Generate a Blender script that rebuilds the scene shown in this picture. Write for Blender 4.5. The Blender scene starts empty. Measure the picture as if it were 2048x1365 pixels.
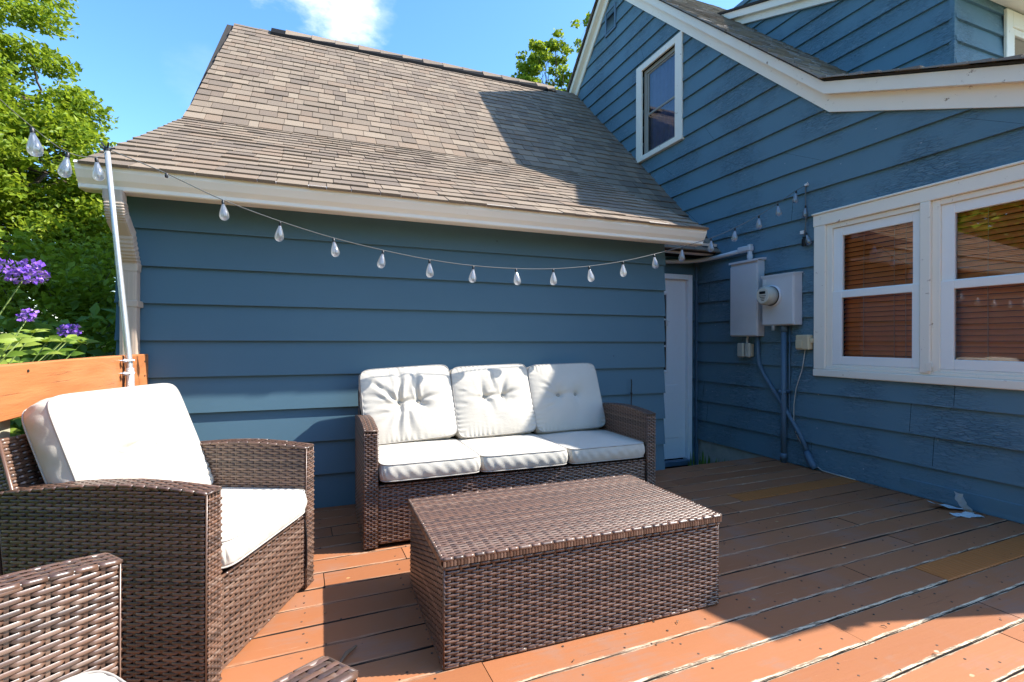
import bpy, math, random
import numpy as np
from mathutils import Vector, Matrix
R = math.radians
random.seed(7); rng = np.random.default_rng(7)
SC = bpy.context.scene
COL = SC.collection
H = 1.07                                   # camera height above the deck

# ------------------------------------------------------------------ helpers
WLOC = {}                                  # world offset of each unrotated object

class MB:
    """collects geometry for one mesh object"""
    def __init__(s): s.v = []; s.f = []
    def add(s, vs, fs):
        n = len(s.v); s.v.extend([tuple(p) for p in vs]); s.f.extend([tuple(i + n for i in q) for q in fs])
    def quad(s, a, b, c, d): s.add([a, b, c, d], [(0, 1, 2, 3)])
    def poly(s, ps): s.add(ps, [tuple(range(len(ps)))])
    def box(s, x0, x1, y0, y1, z0, z1):
        s.add([(x0,y0,z0),(x1,y0,z0),(x1,y1,z0),(x0,y1,z0),(x0,y0,z1),(x1,y0,z1),(x1,y1,z1),(x0,y1,z1)],
              [(0,3,2,1),(4,5,6,7),(0,1,5,4),(1,2,6,5),(2,3,7,6),(3,0,4,7)])
    def cbox(s, x0, x1, y0, y1, z0, z1, b=.006):
        """box with chamfered edges"""
        P = []; 
        for sx in (0,1):
            for sy in (0,1):
                for sz in (0,1):
                    X=(x0,x1)[sx]; Y=(y0,y1)[sy]; Z=(z0,z1)[sz]
                    dx=b if sx==0 else -b; dy=b if sy==0 else -b; dz=b if sz==0 else -b
                    P += [(X,Y+dy,Z+dz),(X+dx,Y,Z+dz),(X+dx,Y+dy,Z)]
        def i(sx,sy,sz,k): return ((sx*2+sy)*2+sz)*3+k
        F=[]
        for a in (0,1):
            F.append((i(a,0,0,0),i(a,1,0,0),i(a,1,1,0),i(a,0,1,0)))
            F.append((i(0,a,0,1),i(1,a,0,1),i(1,a,1,1),i(0,a,1,1)))
            F.append((i(0,0,a,2),i(1,0,a,2),i(1,1,a,2),i(0,1,a,2)))
            for c in (0,1):
                F.append((i(0,a,c,1),i(1,a,c,1),i(1,a,c,2),i(0,a,c,2)))
                F.append((i(a,0,c,0),i(a,1,c,0),i(a,1,c,2),i(a,0,c,2)))
                F.append((i(a,c,0,0),i(a,c,1,0),i(a,c,1,1),i(a,c,0,1)))
                for e in (0,1): F.append((i(a,c,e,0),i(a,c,e,1),i(a,c,e,2)))
        s.add(P,F)
    def tube(s, pts, r, n=8, cap=True):
        pts=[Vector(p) for p in pts]; m=len(pts); rs=r if isinstance(r,(list,tuple)) else [r]*m
        V=[];F=[]; up=None
        for k,p in enumerate(pts):
            t=(pts[min(k+1,m-1)]-pts[max(k-1,0)]).normalized()
            if up is None:
                up=Vector((0,0,1)) if abs(t.z)<.9 else Vector((1,0,0))
            a=t.cross(up).normalized(); up=a.cross(t).normalized()
            for j in range(n):
                w=2*math.pi*j/n; V.append(p+(a*math.cos(w)+up*math.sin(w))*rs[k])
        for k in range(m-1):
            for j in range(n):
                F.append((k*n+j,k*n+(j+1)%n,(k+1)*n+(j+1)%n,(k+1)*n+j))
        if cap: F.append(tuple(range(n))[::-1]); F.append(tuple((m-1)*n+j for j in range(n)))
        s.add(V,F)
    def lathe(s, prof, n=16, M=None):
        V=[];F=[]
        for r,z in prof:
            for j in range(n):
                w=2*math.pi*j/n; p=Vector((r*math.cos(w),r*math.sin(w),z)); V.append(M@p if M else p)
        for k in range(len(prof)-1):
            for j in range(n): F.append((k*n+j,k*n+(j+1)%n,(k+1)*n+(j+1)%n,(k+1)*n+j))
        F.append(tuple(range(n))[::-1]); F.append(tuple((len(prof)-1)*n+j for j in range(n)))
        s.add(V,F)
    def prism(s, poly, axis, a, b):
        """extrude a 2-D outline along axis (0: outline is y,z; 1: x,z; 2: x,y)"""
        def P(u,w,t): return ((t,u,w),(u,t,w),(u,w,t))[axis]
        n=len(poly); V=[P(u,w,a) for u,w in poly]+[P(u,w,b) for u,w in poly]
        s.add(V,[tuple(range(n))[::-1],tuple(range(n,2*n))]+[(k,(k+1)%n,n+(k+1)%n,n+k) for k in range(n)])
    def arrays(s, V, F):
        n=len(s.v); s.v.extend(map(tuple,V.tolist())); s.f.extend(map(tuple,(F+n).tolist()))

def link(name, data, parent=None):
    o=bpy.data.objects.new(name,data); COL.objects.link(o)
    if parent: o.parent=parent
    return o
def obj(name, mb, mat, parent=None, smooth=False, local=False, origin=None, bevel=0):
    """one mesh object; vertices given in world space unless local"""
    off=Vector((0,0,0))
    if not local:
        if parent is not None: off=WLOC[parent.name]
        elif origin is not None: off=Vector(origin)
    me=bpy.data.meshes.new(name)
    me.from_pydata([(p[0]-off.x,p[1]-off.y,p[2]-off.z) for p in mb.v],[],mb.f)
    me.materials.append(mat)
    if smooth: me.polygons.foreach_set('use_smooth',[True]*len(me.polygons))
    me.update()
    o=link(name,me,parent)
    if parent is None and not local: o.location=off
    WLOC[o.name]=off
    if bevel:
        m=o.modifiers.new('Bevel','BEVEL'); m.width=bevel; m.segments=2; m.limit_method='ANGLE'
    return o
def tag(o, label, cat, group=None, kind=None):
    o['label']=label
    if cat: o['category']=cat
    if group: o['group']=group
    if kind: o['kind']=kind
    return o
def thing(name, label, cat, loc=(0,0,0), group=None, M=None):
    o=link(name,None); o.empty_display_size=.1
    if M is None: o.location=loc
    else: o.matrix_world=M
    WLOC[o.name]=Vector(loc)
    return tag(o,label,cat,group)
def dup(o, parent=None):
    c=o.copy(); COL.objects.link(c)
    if parent: c.parent=parent
    WLOC[c.name]=WLOC.get(o.name,Vector((0,0,0)))
    for ch in list(o.children): dup(ch,c)
    return c

# ------------------------------------------------------------------ materials
class NT:
    def __init__(s, name):
        s.m=bpy.data.materials.new(name); s.m.use_nodes=True; s.t=s.m.node_tree; s.n=s.t.nodes; s.n.clear()
        s.out=s.n.new('ShaderNodeOutputMaterial')
    def node(s, t, **kw):
        x=s.n.new(t)
        for k,v in kw.items():
            if k in x.inputs: x.inputs[k].default_value=v
            else: setattr(x,k,v)
        return x
    def l(s,a,b): s.t.links.new(a,b)
    def coord(s, kind='Object', scale=(1,1,1), rot=(0,0,0)):
        tc=s.node('ShaderNodeTexCoord'); mp=s.node('ShaderNodeMapping'); mp.inputs['Scale'].default_value=scale
        mp.inputs['Rotation'].default_value=rot
        s.l(tc.outputs[kind],mp.inputs[0]); return mp.outputs[0]
    def noise(s, vec, scale, detail=4, rough=.55):
        x=s.node('ShaderNodeTexNoise'); x.inputs['Scale'].default_value=scale; x.inputs['Detail'].default_value=detail
        x.inputs['Roughness'].default_value=rough
        if vec is not None: s.l(vec,x.inputs['Vector'])
        return x.outputs['Fac']
    def ramp(s, fac, stops, interp='LINEAR'):
        x=s.node('ShaderNodeValToRGB'); x.color_ramp.interpolation=interp; e=x.color_ramp.elements
        while len(e)<len(stops): e.new(.5)
        for k,(p,c) in enumerate(stops): e[k].position=p; e[k].color=c if len(c)==4 else (*c,1)
        s.l(fac,x.inputs[0]); return x.outputs[0]
    def mix(s, fac, a, b, mode='MIX'):
        x=s.node('ShaderNodeMix',data_type='RGBA',blend_type=mode)
        for sock,val in ((x.inputs[0],fac),(x.inputs[6],a),(x.inputs[7],b)):
            if hasattr(val,'links') or isinstance(val,bpy.types.NodeSocket): s.l(val,sock)
            elif isinstance(val,(int,float)): sock.default_value=val
            else: sock.default_value=val if len(val)==4 else (*val,1)
        return x.outputs[2]
    def math(s, op, a, b=0.0, c=0.0):
        x=s.node('ShaderNodeMath',operation=op)
        for k,val in enumerate((a,b,c)):
            if isinstance(val,bpy.types.NodeSocket): s.l(val,x.inputs[k])
            else: x.inputs[k].default_value=val
        return x.outputs[0]
    def island(s): return s.node('ShaderNodeNewGeometry').outputs['Random Per Island']
    def bump(s, h, strength=.3, dist=.01):
        x=s.node('ShaderNodeBump'); x.inputs['Strength'].default_value=strength; x.inputs['Distance'].default_value=dist
        s.l(h,x.inputs['Height']); return x.outputs[0]
    def bsdf(s, col, rough=.6, normal=None, spec=.5, metal=0, **kw):
        b=s.node('ShaderNodeBsdfPrincipled')
        for k,val in (('Base Color',col),('Roughness',rough),('Specular IOR Level',spec),('Metallic',metal)):
            if isinstance(val,bpy.types.NodeSocket): s.l(val,b.inputs[k])
            elif k=='Base Color': b.inputs[k].default_value=(*val,1)
            else: b.inputs[k].default_value=val
        for k,val in kw.items(): b.inputs[k.replace('_',' ')].default_value=val
        if normal is not None: s.l(normal,b.inputs['Normal'])
        s.l(b.outputs[0],s.out.inputs[0]); s.b=b; return s.m
def plain(name, col, rough=.5, metal=0, spec=.5, var=.08, scale=30, bump=0):
    t=NT(name); v=t.coord()
    n=t.noise(v,scale,3)
    c=t.mix(n,[x*(1-var) for x in col],[min(1,x*(1+var)) for x in col])
    return t.bsdf(c,rough,t.bump(n,bump,.003) if bump else None,spec,metal)

def m_siding(name, weather_lift, chips, axis):
    t=NT(name)
    sc=(1,1,1)
    v=t.coord(scale=sc)
    grain=t.coord(scale=(1.2,1.2,26) )
    big=t.noise(v,1.6,5,.6); fine=t.noise(grain,9,5,.65)
    base=t.mix(big,*(((.096,.190,.250),(.126,.232,.296)) if weather_lift else ((.066,.138,.186),(.090,.172,.222))))  # house tones lightened to make up for the dimmer light on its wall
    base=t.mix(t.math('MULTIPLY',fine,.35),base,(.100,.192,.246) if weather_lift else (.070,.140,.184))
    h=t.math('MULTIPLY',fine,.25)
    rough=.62
    if weather_lift:
        # alligatored old paint: patches of cracking along the grain
        w=t.noise(v,1.9,3,.5); w=t.ramp(w,[(.42,(0,0,0)),(.60,(1,1,1))])
        cv=t.coord(scale=(6,6,30))
        vo=t.node('ShaderNodeTexVoronoi',feature='DISTANCE_TO_EDGE'); vo.inputs['Scale'].default_value=2.6; t.l(cv,vo.inputs['Vector'])
        cr=t.ramp(vo.outputs['Distance'],[(.0,(0,0,0)),(.09,(1,1,1))])
        pk=t.noise(t.coord(scale=(3,3,16)),11,6,.7)
        h2=t.math('MULTIPLY',t.math('ADD',t.math('MULTIPLY',cr,.7),pk),w)
        h=t.math('ADD',h,h2)
        dirt=t.ramp(t.noise(t.coord(scale=(2,2,9)),5,6,.7),[(.5,(0,0,0)),(.72,(1,1,1))])
        base=t.mix(t.math('MULTIPLY',t.math('MULTIPLY',dirt,w),.7),base,(.26,.36,.42))
        base=t.mix(t.math('MULTIPLY',t.math('MULTIPLY',t.math('SUBTRACT',1,cr),w),.75),base,(.055,.105,.145))
    # small flakes and nail heads
    vo2=t.node('ShaderNodeTexVoronoi'); vo2.inputs['Scale'].default_value=9 if chips>1 else 5; t.l(v,vo2.inputs['Vector'])
    sp=t.ramp(vo2.outputs['Distance'],[(.035 if chips>1 else .018,(1,1,1)),(.05 if chips>1 else .024,(0,0,0))])
    sel=t.node('ShaderNodeSeparateColor'); t.l(vo2.outputs['Color'],sel.inputs[0])
    sp=t.math('MULTIPLY',sp,t.math('GREATER_THAN',sel.outputs[0],.45))
    base=t.mix(sp,base,(.38,.42,.45) if chips>1 else (.02,.03,.04))
    return t.bsdf(base,rough,t.bump(h,1.0 if weather_lift else .22,.004),.35)
M_GAR=m_siding('garage_paint',False,1,0)
M_HOU=m_siding('house_paint_lightened',True,2,1)

def m_trim(name, col, chip, wear=.62):
    t=NT(name); v=t.coord()
    n=t.noise(v,3,4); c=t.mix(n,[x*.93 for x in col],col)
    st=t.noise(t.coord(scale=(1,1,1)),22,6,.7)
    k=t.ramp(st,[(wear,(0,0,0)),(wear+.05,(1,1,1))])
    big=t.ramp(t.noise(v,5,3),[(.5,(0,0,0)),(.62,(1,1,1))])
    k=t.math('MULTIPLY',k,big)
    c=t.mix(k,c,chip)
    return t.bsdf(c,.5,t.bump(t.math('SUBTRACT',t.math('MULTIPLY',st,.3),k),.3,.003),.4)
M_TRIM=m_trim('old_white_paint',(.95,.875,.75),(.32,.22,.14))
M_TRIM2=m_trim('white_vinyl',(.94,.92,.88),(.6,.58,.55),.75)
M_GUT=m_trim('cream_gutter',(.93,.86,.74),(.50,.35,.22),.68)
M_DOWN=m_trim('beige_downspout',(.50,.40,.31),(.40,.31,.24),.7)
M_SCREEN=plain('window_track',(.30,.28,.24),.5)

def m_shingle(name, tones):
    t=NT(name); r=t.island()
    c=t.ramp(r,tones,'LINEAR'); v=t.coord()
    g=t.noise(v,160,2,.7); m=t.noise(v,.9,4)
    r2=t.math('FRACT',t.math('MULTIPLY',r,37.0))
    c=t.mix(t.math('MULTIPLY',t.math('GREATER_THAN',r2,.78),.45),c,(.115,.085,.068))
    c=t.mix(t.math('MULTIPLY',g,.35),c,(.32,.255,.19))
    c=t.mix(t.math('MULTIPLY',t.math('SUBTRACT',g,.35),.7),c,(.06,.05,.045))
    c=t.mix(t.math('MULTIPLY',m,.2),c,(.19,.155,.12))
    return t.bsdf(c,.92,t.bump(g,.5,.004),.25)
M_SH=m_shingle('tan_shingles',[(0,(.195,.145,.102)),(.3,(.275,.208,.146)),(.55,(.165,.125,.092)),(.75,(.245,.168,.112)),(1,(.31,.24,.17))])
M_SH2=m_shingle('old_shingles',[(0,(.20,.185,.17)),(.5,(.30,.28,.26)),(1,(.38,.355,.33))])
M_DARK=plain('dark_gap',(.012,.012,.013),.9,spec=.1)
M_ROOFBASE=plain('roof_felt',(.05,.045,.04),.9,spec=.1)

def m_deck():
    t=NT('deck_paint')
    v=t.coord(rot=(0,0,R(-2)))
    sx=t.node('ShaderNodeSeparateXYZ'); t.l(v,sx.inputs[0])
    isl=t.island()
    gv=t.coord(scale=(1.0,16,1),rot=(0,0,R(-2)))
    g=t.noise(gv,4,6,.65); p=t.noise(v,3.2,5,.6)
    base=t.ramp(isl,[(0,(.275,.103,.052)),(.35,(.365,.142,.070)),(.7,(.42,.172,.086)),(1,(.32,.122,.060))])
    base=t.mix(t.math('MULTIPLY',g,.5),base,(0.359,0.148,0.046))
    # scuffed, worn-through patches
    worn=t.ramp(t.math('MULTIPLY',p,t.math('ADD',.62,t.math('MULTIPLY',g,.7))),[(.53,(0,0,0)),(.68,(1,1,1))])
    base=t.mix(t.math('MULTIPLY',worn,.5),base,(0.272,0.184,0.147))
    tone=t.noise(t.coord(scale=(.5,2.2,1)),2.2,4); base=t.mix(t.math('MULTIPLY',tone,.45),base,(0.257,0.091,0.031))
    # hairline cracks along the grain, some open to bare wood, some filled with dirt
    hn=t.noise(t.coord(scale=(1.3,46,1),rot=(0,0,R(-2))),2.6,5,.72); hz=t.ramp(t.noise(v,2.0,4),[(.45,(0,0,0)),(.62,(1,1,1))])
    hair=t.math('MULTIPLY',t.ramp(hn,[(.655,(0,0,0)),(.675,(1,1,1))]),hz)
    base=t.mix(t.math('MULTIPLY',hair,.8),base,(.10,.062,.042))
    hair2=t.math('MULTIPLY',t.ramp(hn,[(.315,(1,1,1)),(.335,(0,0,0))]),hz)
    base=t.mix(t.math('MULTIPLY',hair2,.6),base,(.58,.42,.28))
    # grey scuffs where furniture has been dragged
    sc_=t.math('MULTIPLY',t.ramp(t.noise(t.coord(scale=(2.2,1.2,1),rot=(0,0,R(20))),1.5,3),[(.56,(0,0,0)),(.70,(1,1,1))]),t.noise(t.coord(scale=(30,5,1),rot=(0,0,R(35))),3,5,.75))
    base=t.mix(t.math('MULTIPLY',sc_,.55),base,(.26,.17,.13))
    # edge of each board, where the paint has gone
    fr=t.math('FRACT',t.math('DIVIDE',t.math('SUBTRACT',sx.outputs[1],DECK_Y0-.0957),BOARD))
    ed=t.math('ABSOLUTE',t.math('SUBTRACT',fr,.5))                 # .5 at the board's edge
    near=t.ramp(t.math('ADD',ed,t.math('MULTIPLY',t.math('SUBTRACT',t.noise(t.coord(scale=(1.6,5,1)),6,6,.75),.5),.17)),[(.420,(0,0,0)),(.446,(1,1,1))])
    reg=t.ramp(t.noise(v,1.1,3),[(.40,(0,0,0)),(.60,(1,1,1))])
    front=t.ramp(t.math('SUBTRACT',2.0,sx.outputs[1]),[(.3,(0,0,0)),(.75,(1,1,1))]); reg=t.math('MAXIMUM',t.math('MULTIPLY',reg,.42),front)
    near=t.math('MULTIPLY',near,reg)
    split=t.ramp(t.noise(t.coord(scale=(3,40,1),rot=(0,0,R(-2))),4,6,.75),[(.47,(0,0,0)),(.53,(1,1,1))])
    wood=t.mix(split,(.22,.16,.105),(.66,.53,.37))
    base=t.mix(near,base,wood)
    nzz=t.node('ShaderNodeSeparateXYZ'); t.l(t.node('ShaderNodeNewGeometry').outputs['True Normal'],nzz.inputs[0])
    side=t.ramp(t.math('ABSOLUTE',nzz.outputs[2]),[(.35,(1,1,1)),(.5,(0,0,0))])          # dark colour on board sides stands for dirt and shade in the gaps
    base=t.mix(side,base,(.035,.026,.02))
    # specks of dirt and flaked chips
    vo=t.node('ShaderNodeTexVoronoi'); vo.inputs['Scale'].default_value=7; t.l(t.coord(scale=(1,1.6,1)),vo.inputs['Vector'])
    wob=t.math('ADD',vo.outputs['Distance'],t.math('MULTIPLY',t.math('SUBTRACT',t.noise(v,40,3),.5),.10))
    sel=t.node('ShaderNodeSeparateColor'); t.l(vo.outputs['Color'],sel.inputs[0])
    chip=t.math('MULTIPLY',t.ramp(wob,[(.06,(1,1,1)),(.085,(0,0,0))]),t.math('GREATER_THAN',sel.outputs[0],.60))
    base=t.mix(chip,base,t.mix(sel.outputs[1],(.50,.24,.05),(.45,.36,.26)))
    dv=t.node('ShaderNodeTexVoronoi'); dv.inputs['Scale'].default_value=17; t.l(v,dv.inputs['Vector'])
    s2=t.node('ShaderNodeSeparateColor'); t.l(dv.outputs['Color'],s2.inputs[0])
    dot=t.math('MULTIPLY',t.ramp(dv.outputs['Distance'],[(.06,(1,1,1)),(.09,(0,0,0))]),t.math('GREATER_THAN',s2.outputs[0],.45))
    base=t.mix(dot,base,(.03,.022,.018))
    h=t.math('SUBTRACT',t.math('MULTIPLY',g,.5),t.math('ADD',t.math('MULTIPLY',near,.8),t.math('ADD',t.math('MULTIPLY',hair,.8),t.math('MULTIPLY',chip,.5))))
    rough=t.math('ADD',.56,t.math('MULTIPLY',near,.35))
    return t.bsdf(base,rough,t.bump(h,.6,.003),.22)
BOARD=.1465; DECK_Y0=3.416
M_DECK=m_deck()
M_SCREWH=plain('screw_head',(.09,.06,.045),.6,spec=.3)
def m_orange(name,a,b):
    t=NT(name); gv=t.coord(scale=(9,1,9)); g=t.noise(gv,5,6,.65)
    wv=t.node('ShaderNodeTexWave'); wv.inputs['Scale'].default_value=2; wv.inputs['Distortion'].default_value=9; wv.inputs['Detail'].default_value=3
    t.l(t.coord(scale=(5,.8,5)),wv.inputs['Vector'])
    h=t.math('ADD',g,t.math('MULTIPLY',wv.outputs['Fac'],.4))
    cr_=t.ramp(t.noise(t.coord(scale=(60,1.1,60)),3,5,.7),[(.30,(1,1,1)),(.36,(0,0,0))])
    c_=t.mix(t.math('MULTIPLY',cr_,.75),t.mix(t.math('MULTIPLY',t.math('ADD',g,wv.outputs['Fac']),.5),a,b),[x*.35 for x in a])
    return t.bsdf(c_,.5,t.bump(t.math('SUBTRACT',h,cr_),.7,.004),.3)
M_RAIL=m_orange('orange_stain',(.37,.132,.042),(.50,.195,.072))
M_NEWB=m_orange('orange_board',(.40,.125,.028),(.48,.16,.038))
M_POST=plain('pale_green_post',(.42,.40,.28),.6,bump=.3)

def m_wicker():
    t=NT('wicker'); r=t.island(); v=t.coord()
    c=t.ramp(r,[(0,(.052,.029,.020)),(.4,(.112,.060,.040)),(.75,(.170,.084,.050)),(1,(.22,.145,.105))])
    n=t.noise(v,26,3); c=t.mix(t.math('MULTIPLY',n,.6),c,(.075,.048,.034))
    st=t.noise(t.coord(scale=(1,1,1)),300,2)
    return t.bsdf(c,.37,t.bump(st,.15,.001),.7,Coat_Weight=.15,Coat_Roughness=.18)
M_WICK=m_wicker()
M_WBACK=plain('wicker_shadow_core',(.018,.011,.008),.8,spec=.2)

def m_fabric():
    t=NT('cream_canvas'); v=t.coord()
    n=t.noise(v,6,4); f=t.noise(v,420,2,.7)
    c=t.mix(n,(.51,.47,.395),(.56,.52,.45))
    st=t.ramp(t.noise(v,14,4,.7),[(.68,(0,0,0)),(.8,(1,1,1))]); c=t.mix(t.math('MULTIPLY',st,.25),c,(.5,.43,.34))
    wr=t.noise(t.coord(scale=(1,2.4,1)),16,3,.5); h=t.math('ADD',t.math('MULTIPLY',f,.3),t.math('ADD',t.math('MULTIPLY',t.noise(v,30,3),.5),t.math('MULTIPLY',wr,1.6)))
    return t.bsdf(c,.85,t.bump(h,.30,.004),.2,Sheen_Weight=.15)
M_FAB=m_fabric()
M_BTN=plain('covered_button',(.36,.33,.275),.85,spec=.2)
M_PIPE=plain('cushion_piping',(.40,.37,.33),.85,spec=.2)
M_GREY=plain('grey_enamel',(.62,.63,.64),.42,var=.05,scale=9,bump=.05)
M_GALV=plain('galvanised_pipe',(.58,.60,.60),.38,metal=.65,var=.12,scale=40)
M_CON=plain('blue_painted_conduit',(.085,.15,.215),.5,var=.12,scale=20,bump=.15)
M_METERGLASS=plain('meter_cover',(.50,.48,.40),.18,spec=.6)
M_FACE=plain('meter_face',(.66,.64,.55),.35)
M_BEIGE=plain('beige_plastic',(.62,.52,.34),.45,var=.1)
M_BLACK=plain('black_plastic',(.012,.012,.013),.4)
M_CORDL=plain('light_cord',(.13,.13,.12),.4,spec=.6)
M_WHITE=plain('white_plastic',(.75,.75,.74),.4)
M_DOOR=plain('white_door_paint',(.93,.94,.95),.42,var=.03)
M_CONC=plain('concrete',(.46,.43,.38),.9,var=.35,scale=14,bump=.6)
M_BLIND=plain('wood_blind',(.92,.26,.065),.45,var=.18,scale=12)
M_CORD=plain('blind_cord',(.62,.35,.20),.7)
M_ROOM=plain('dark_room',(.02,.014,.010),.9,spec=.1)
M_CURTAIN=plain('blue_curtain',(.07,.10,.24),.8,var=.4,scale=12)
M_WIRE=plain('pale_wire',(.55,.50,.42),.6)
M_SCRAP=plain('peeled_paint_scrap',(.56,.64,.66),.6,var=.15)

def m_glass(name, refl, trans_tint=(1,1,1)):
    t=NT(name)
    tr=t.node('ShaderNodeBsdfTransparent'); tr.inputs[0].default_value=(*trans_tint,1)
    gl=t.node('ShaderNodeBsdfGlossy'); gl.inputs['Roughness'].default_value=.015
    fr=t.node('ShaderNodeFresnel'); fr.inputs[0].default_value=1.52
    k=t.math('MINIMUM',t.math('MULTIPLY',fr.outputs[0],refl),1.0)
    mx=t.node('ShaderNodeMixShader'); t.l(k,mx.inputs[0]); t.l(tr.outputs[0],mx.inputs[1]); t.l(gl.outputs[0],mx.inputs[2])
    t.l(mx.outputs[0],t.out.inputs[0]); return t.m
M_PANE=m_glass('window_glass',4.0); M_PANE2=m_glass('screened_glass',2.0)
def m_bulb():
    t=NT('bulb_glass')
    tr=t.node('ShaderNodeBsdfTransparent'); tr.inputs[0].default_value=(.80,.82,.84,1)
    gl=t.node('ShaderNodeBsdfGlossy'); gl.inputs['Roughness'].default_value=.04
    df=t.node('ShaderNodeBsdfTranslucent'); df.inputs[0].default_value=(.85,.87,.9,1)
    lw=t.node('ShaderNodeLayerWeight'); lw.inputs[0].default_value=.45
    m1=t.node('ShaderNodeMixShader'); t.l(t.math('ADD',.18,t.math('MULTIPLY',lw.outputs['Facing'],.65)),m1.inputs[0])
    t.l(tr.outputs[0],m1.inputs[1]); t.l(gl.outputs[0],m1.inputs[2])
    m2=t.node('ShaderNodeMixShader'); m2.inputs[0].default_value=.34; t.l(m1.outputs[0],m2.inputs[1]); t.l(df.outputs[0],m2.inputs[2])
    t.l(m2.outputs[0],t.out.inputs[0]); return t.m
M_BULB=m_bulb()

def m_leaf(name, cols, trans=.45):
    t=NT(name); r=t.island()
    c=t.ramp(r,cols)
    b=t.node('ShaderNodeBsdfPrincipled'); t.l(c,b.inputs['Base Color']); b.inputs['Roughness'].default_value=.5; b.inputs['Specular IOR Level'].default_value=.35
    tl=t.node('ShaderNodeBsdfTranslucent'); t.l(t.mix(.5,c,(.40,.46,.03),'MIX'),tl.inputs[0])
    mx=t.node('ShaderNodeMixShader'); mx.inputs[0].default_value=trans
    t.l(b.outputs[0],mx.inputs[1]); t.l(tl.outputs[0],mx.inputs[2]); t.l(mx.outputs[0],t.out.inputs[0]); return t.m
M_MAPLE=m_leaf('maple_leaves',[(0,(.09,.16,.014)),(.4,(.19,.285,.016)),(.8,(.26,.36,.025)),(1,(.34,.41,.04))])
M_SHRUB=m_leaf('dark_shrub_leaves',[(0,(.06,.13,.02)),(.55,(.13,.235,.03)),(1,(.28,.39,.045))],.3)
M_LIME=m_leaf('bright_leaves',[(0,(.09,.18,.02)),(.5,(.20,.30,.035)),(1,(.34,.42,.07))],.4)
M_PETAL=m_leaf('purple_petals',[(0,(.12,.03,.42)),(.6,(.25,.09,.62)),(1,(.50,.28,.80))],.3)
M_BARK=plain('bark',(.085,.06,.042),.9,var=.4,scale=18,bump=.7)
M_STEM=plain('green_stem',(.16,.22,.05),.6)
def m_grass():
    t=NT('lawn'); v=t.coord(); n=t.noise(v,3,6,.7)
    return t.bsdf(t.mix(n,(.03,.05,.012),(.09,.13,.03)),.95,t.bump(t.noise(v,60,3),.8,.02),.2)
M_GRASS=m_grass()
M_TWIG=plain('dry_twig',(.16,.10,.06),.8)

# ------------------------------------------------------------------ siding
EXP=.2135
def laps(mb, plane, face, lo, hi, zs, ze, holes=(), z0=0.0, exp=EXP, th=.025, over=.0, soft=None, joints=0, rgj=None):
    """lap siding on a vertical wall. plane: 'x' wall at x=face[0] looking along face[1], or 'y'. lo/hi: functions of z giving the ends"""
    pos,sgn=face
    def pt(u,z,o): return (pos+sgn*o,u,z) if plane=='x' else (u,pos+sgn*o,z)
    k0=math.floor((zs-z0)/exp+1e-6); k=k0
    while z0+k*exp<ze-1e-6:
        zb=max(zs,z0+k*exp); zt=min(ze,z0+(k+1)*exp)
        zbase=z0+k*exp
        def off(z): return .003+(th-.003)*(1-(z-zbase)/exp)
        cuts=sorted({zb,zt}|{h[2] for h in holes if zb<h[2]<zt}|{h[3] for h in holes if zb<h[3]<zt})
        for a,b in zip(cuts[:-1],cuts[1:]):
            segs=[(None,None)]
            hs=sorted([h for h in holes if h[2]<=a+1e-6 and h[3]>=b-1e-6])
            ends=[(lo(a),lo(b))]
            for h in hs: ends+= [(h[0],h[0]),(h[1],h[1])]
            ends.append((hi(a),hi(b)))
            for j in range(0,len(ends),2):
                (la,lb),(ra,rb)=ends[j],ends[j+1]
                la=min(la,ra); lb=min(lb,rb)
                if ra-la<.004 and rb-lb<.004: continue
                n=max(1,int((ra-la)/.35)) if soft else 1
                if joints and ra-la>1.2:
                    jr=random.Random(k*31+len(mb.v)); us=[la]; x=la+jr.uniform(.5,joints)
                    while x<ra-.5: us.append(x); x+=jr.uniform(joints*.6,joints*1.4)
                    us.append(ra)
                else: us=[la,ra]
                pieces=[]
                for ja,jb in zip(us[:-1],us[1:]):
                    m_=max(1,int((jb-ja)/.35)) if soft else 1
                    for q in range(m_):
                        pieces.append((ja+(jb-ja)*q/m_+(.0015 if q==0 and ja>la else 0),ja+(jb-ja)*(q+1)/m_-(.0015 if q==m_-1 and jb<ra else 0)))
                for A,B in pieces:
                    f0,f1=(A-la)/max(1e-6,ra-la),(B-la)/max(1e-6,ra-la)
                    Cc=lb+(rb-lb)*f1; D=lb+(rb-lb)*f0
                    d=soft(A,k) if soft else 0; e=soft(B,k) if soft else 0
                    if a>zbase+1e-4: d=e=0
                    up=.010 if (abs(b-zbase-exp)<1e-4 and b<ze-1e-4) else 0
                    mb.quad(pt(A,a+d,off(a)),pt(B,a+e,off(a)),pt(Cc,b+up,off(b)-up*.1),pt(D,b+up,off(b)-up*.1))
                    if abs(a-zbase)<1e-4:
                        mb.quad(pt(A,a+d,-.004),pt(B,a+e,-.004),pt(B,a+e,off(a)),pt(A,a+d,off(a)))
                if j==0: mb.quad(pt(la,a,-.004),pt(la,a,off(a)),pt(lb,b,off(b)),pt(lb,b,-.004))
                if j==len(ends)-2: mb.quad(pt(ra,a,-.004),pt(ra,a,off(a)),pt(rb,b,off(b)),pt(rb,b,-.004))
        k+=1

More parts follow.
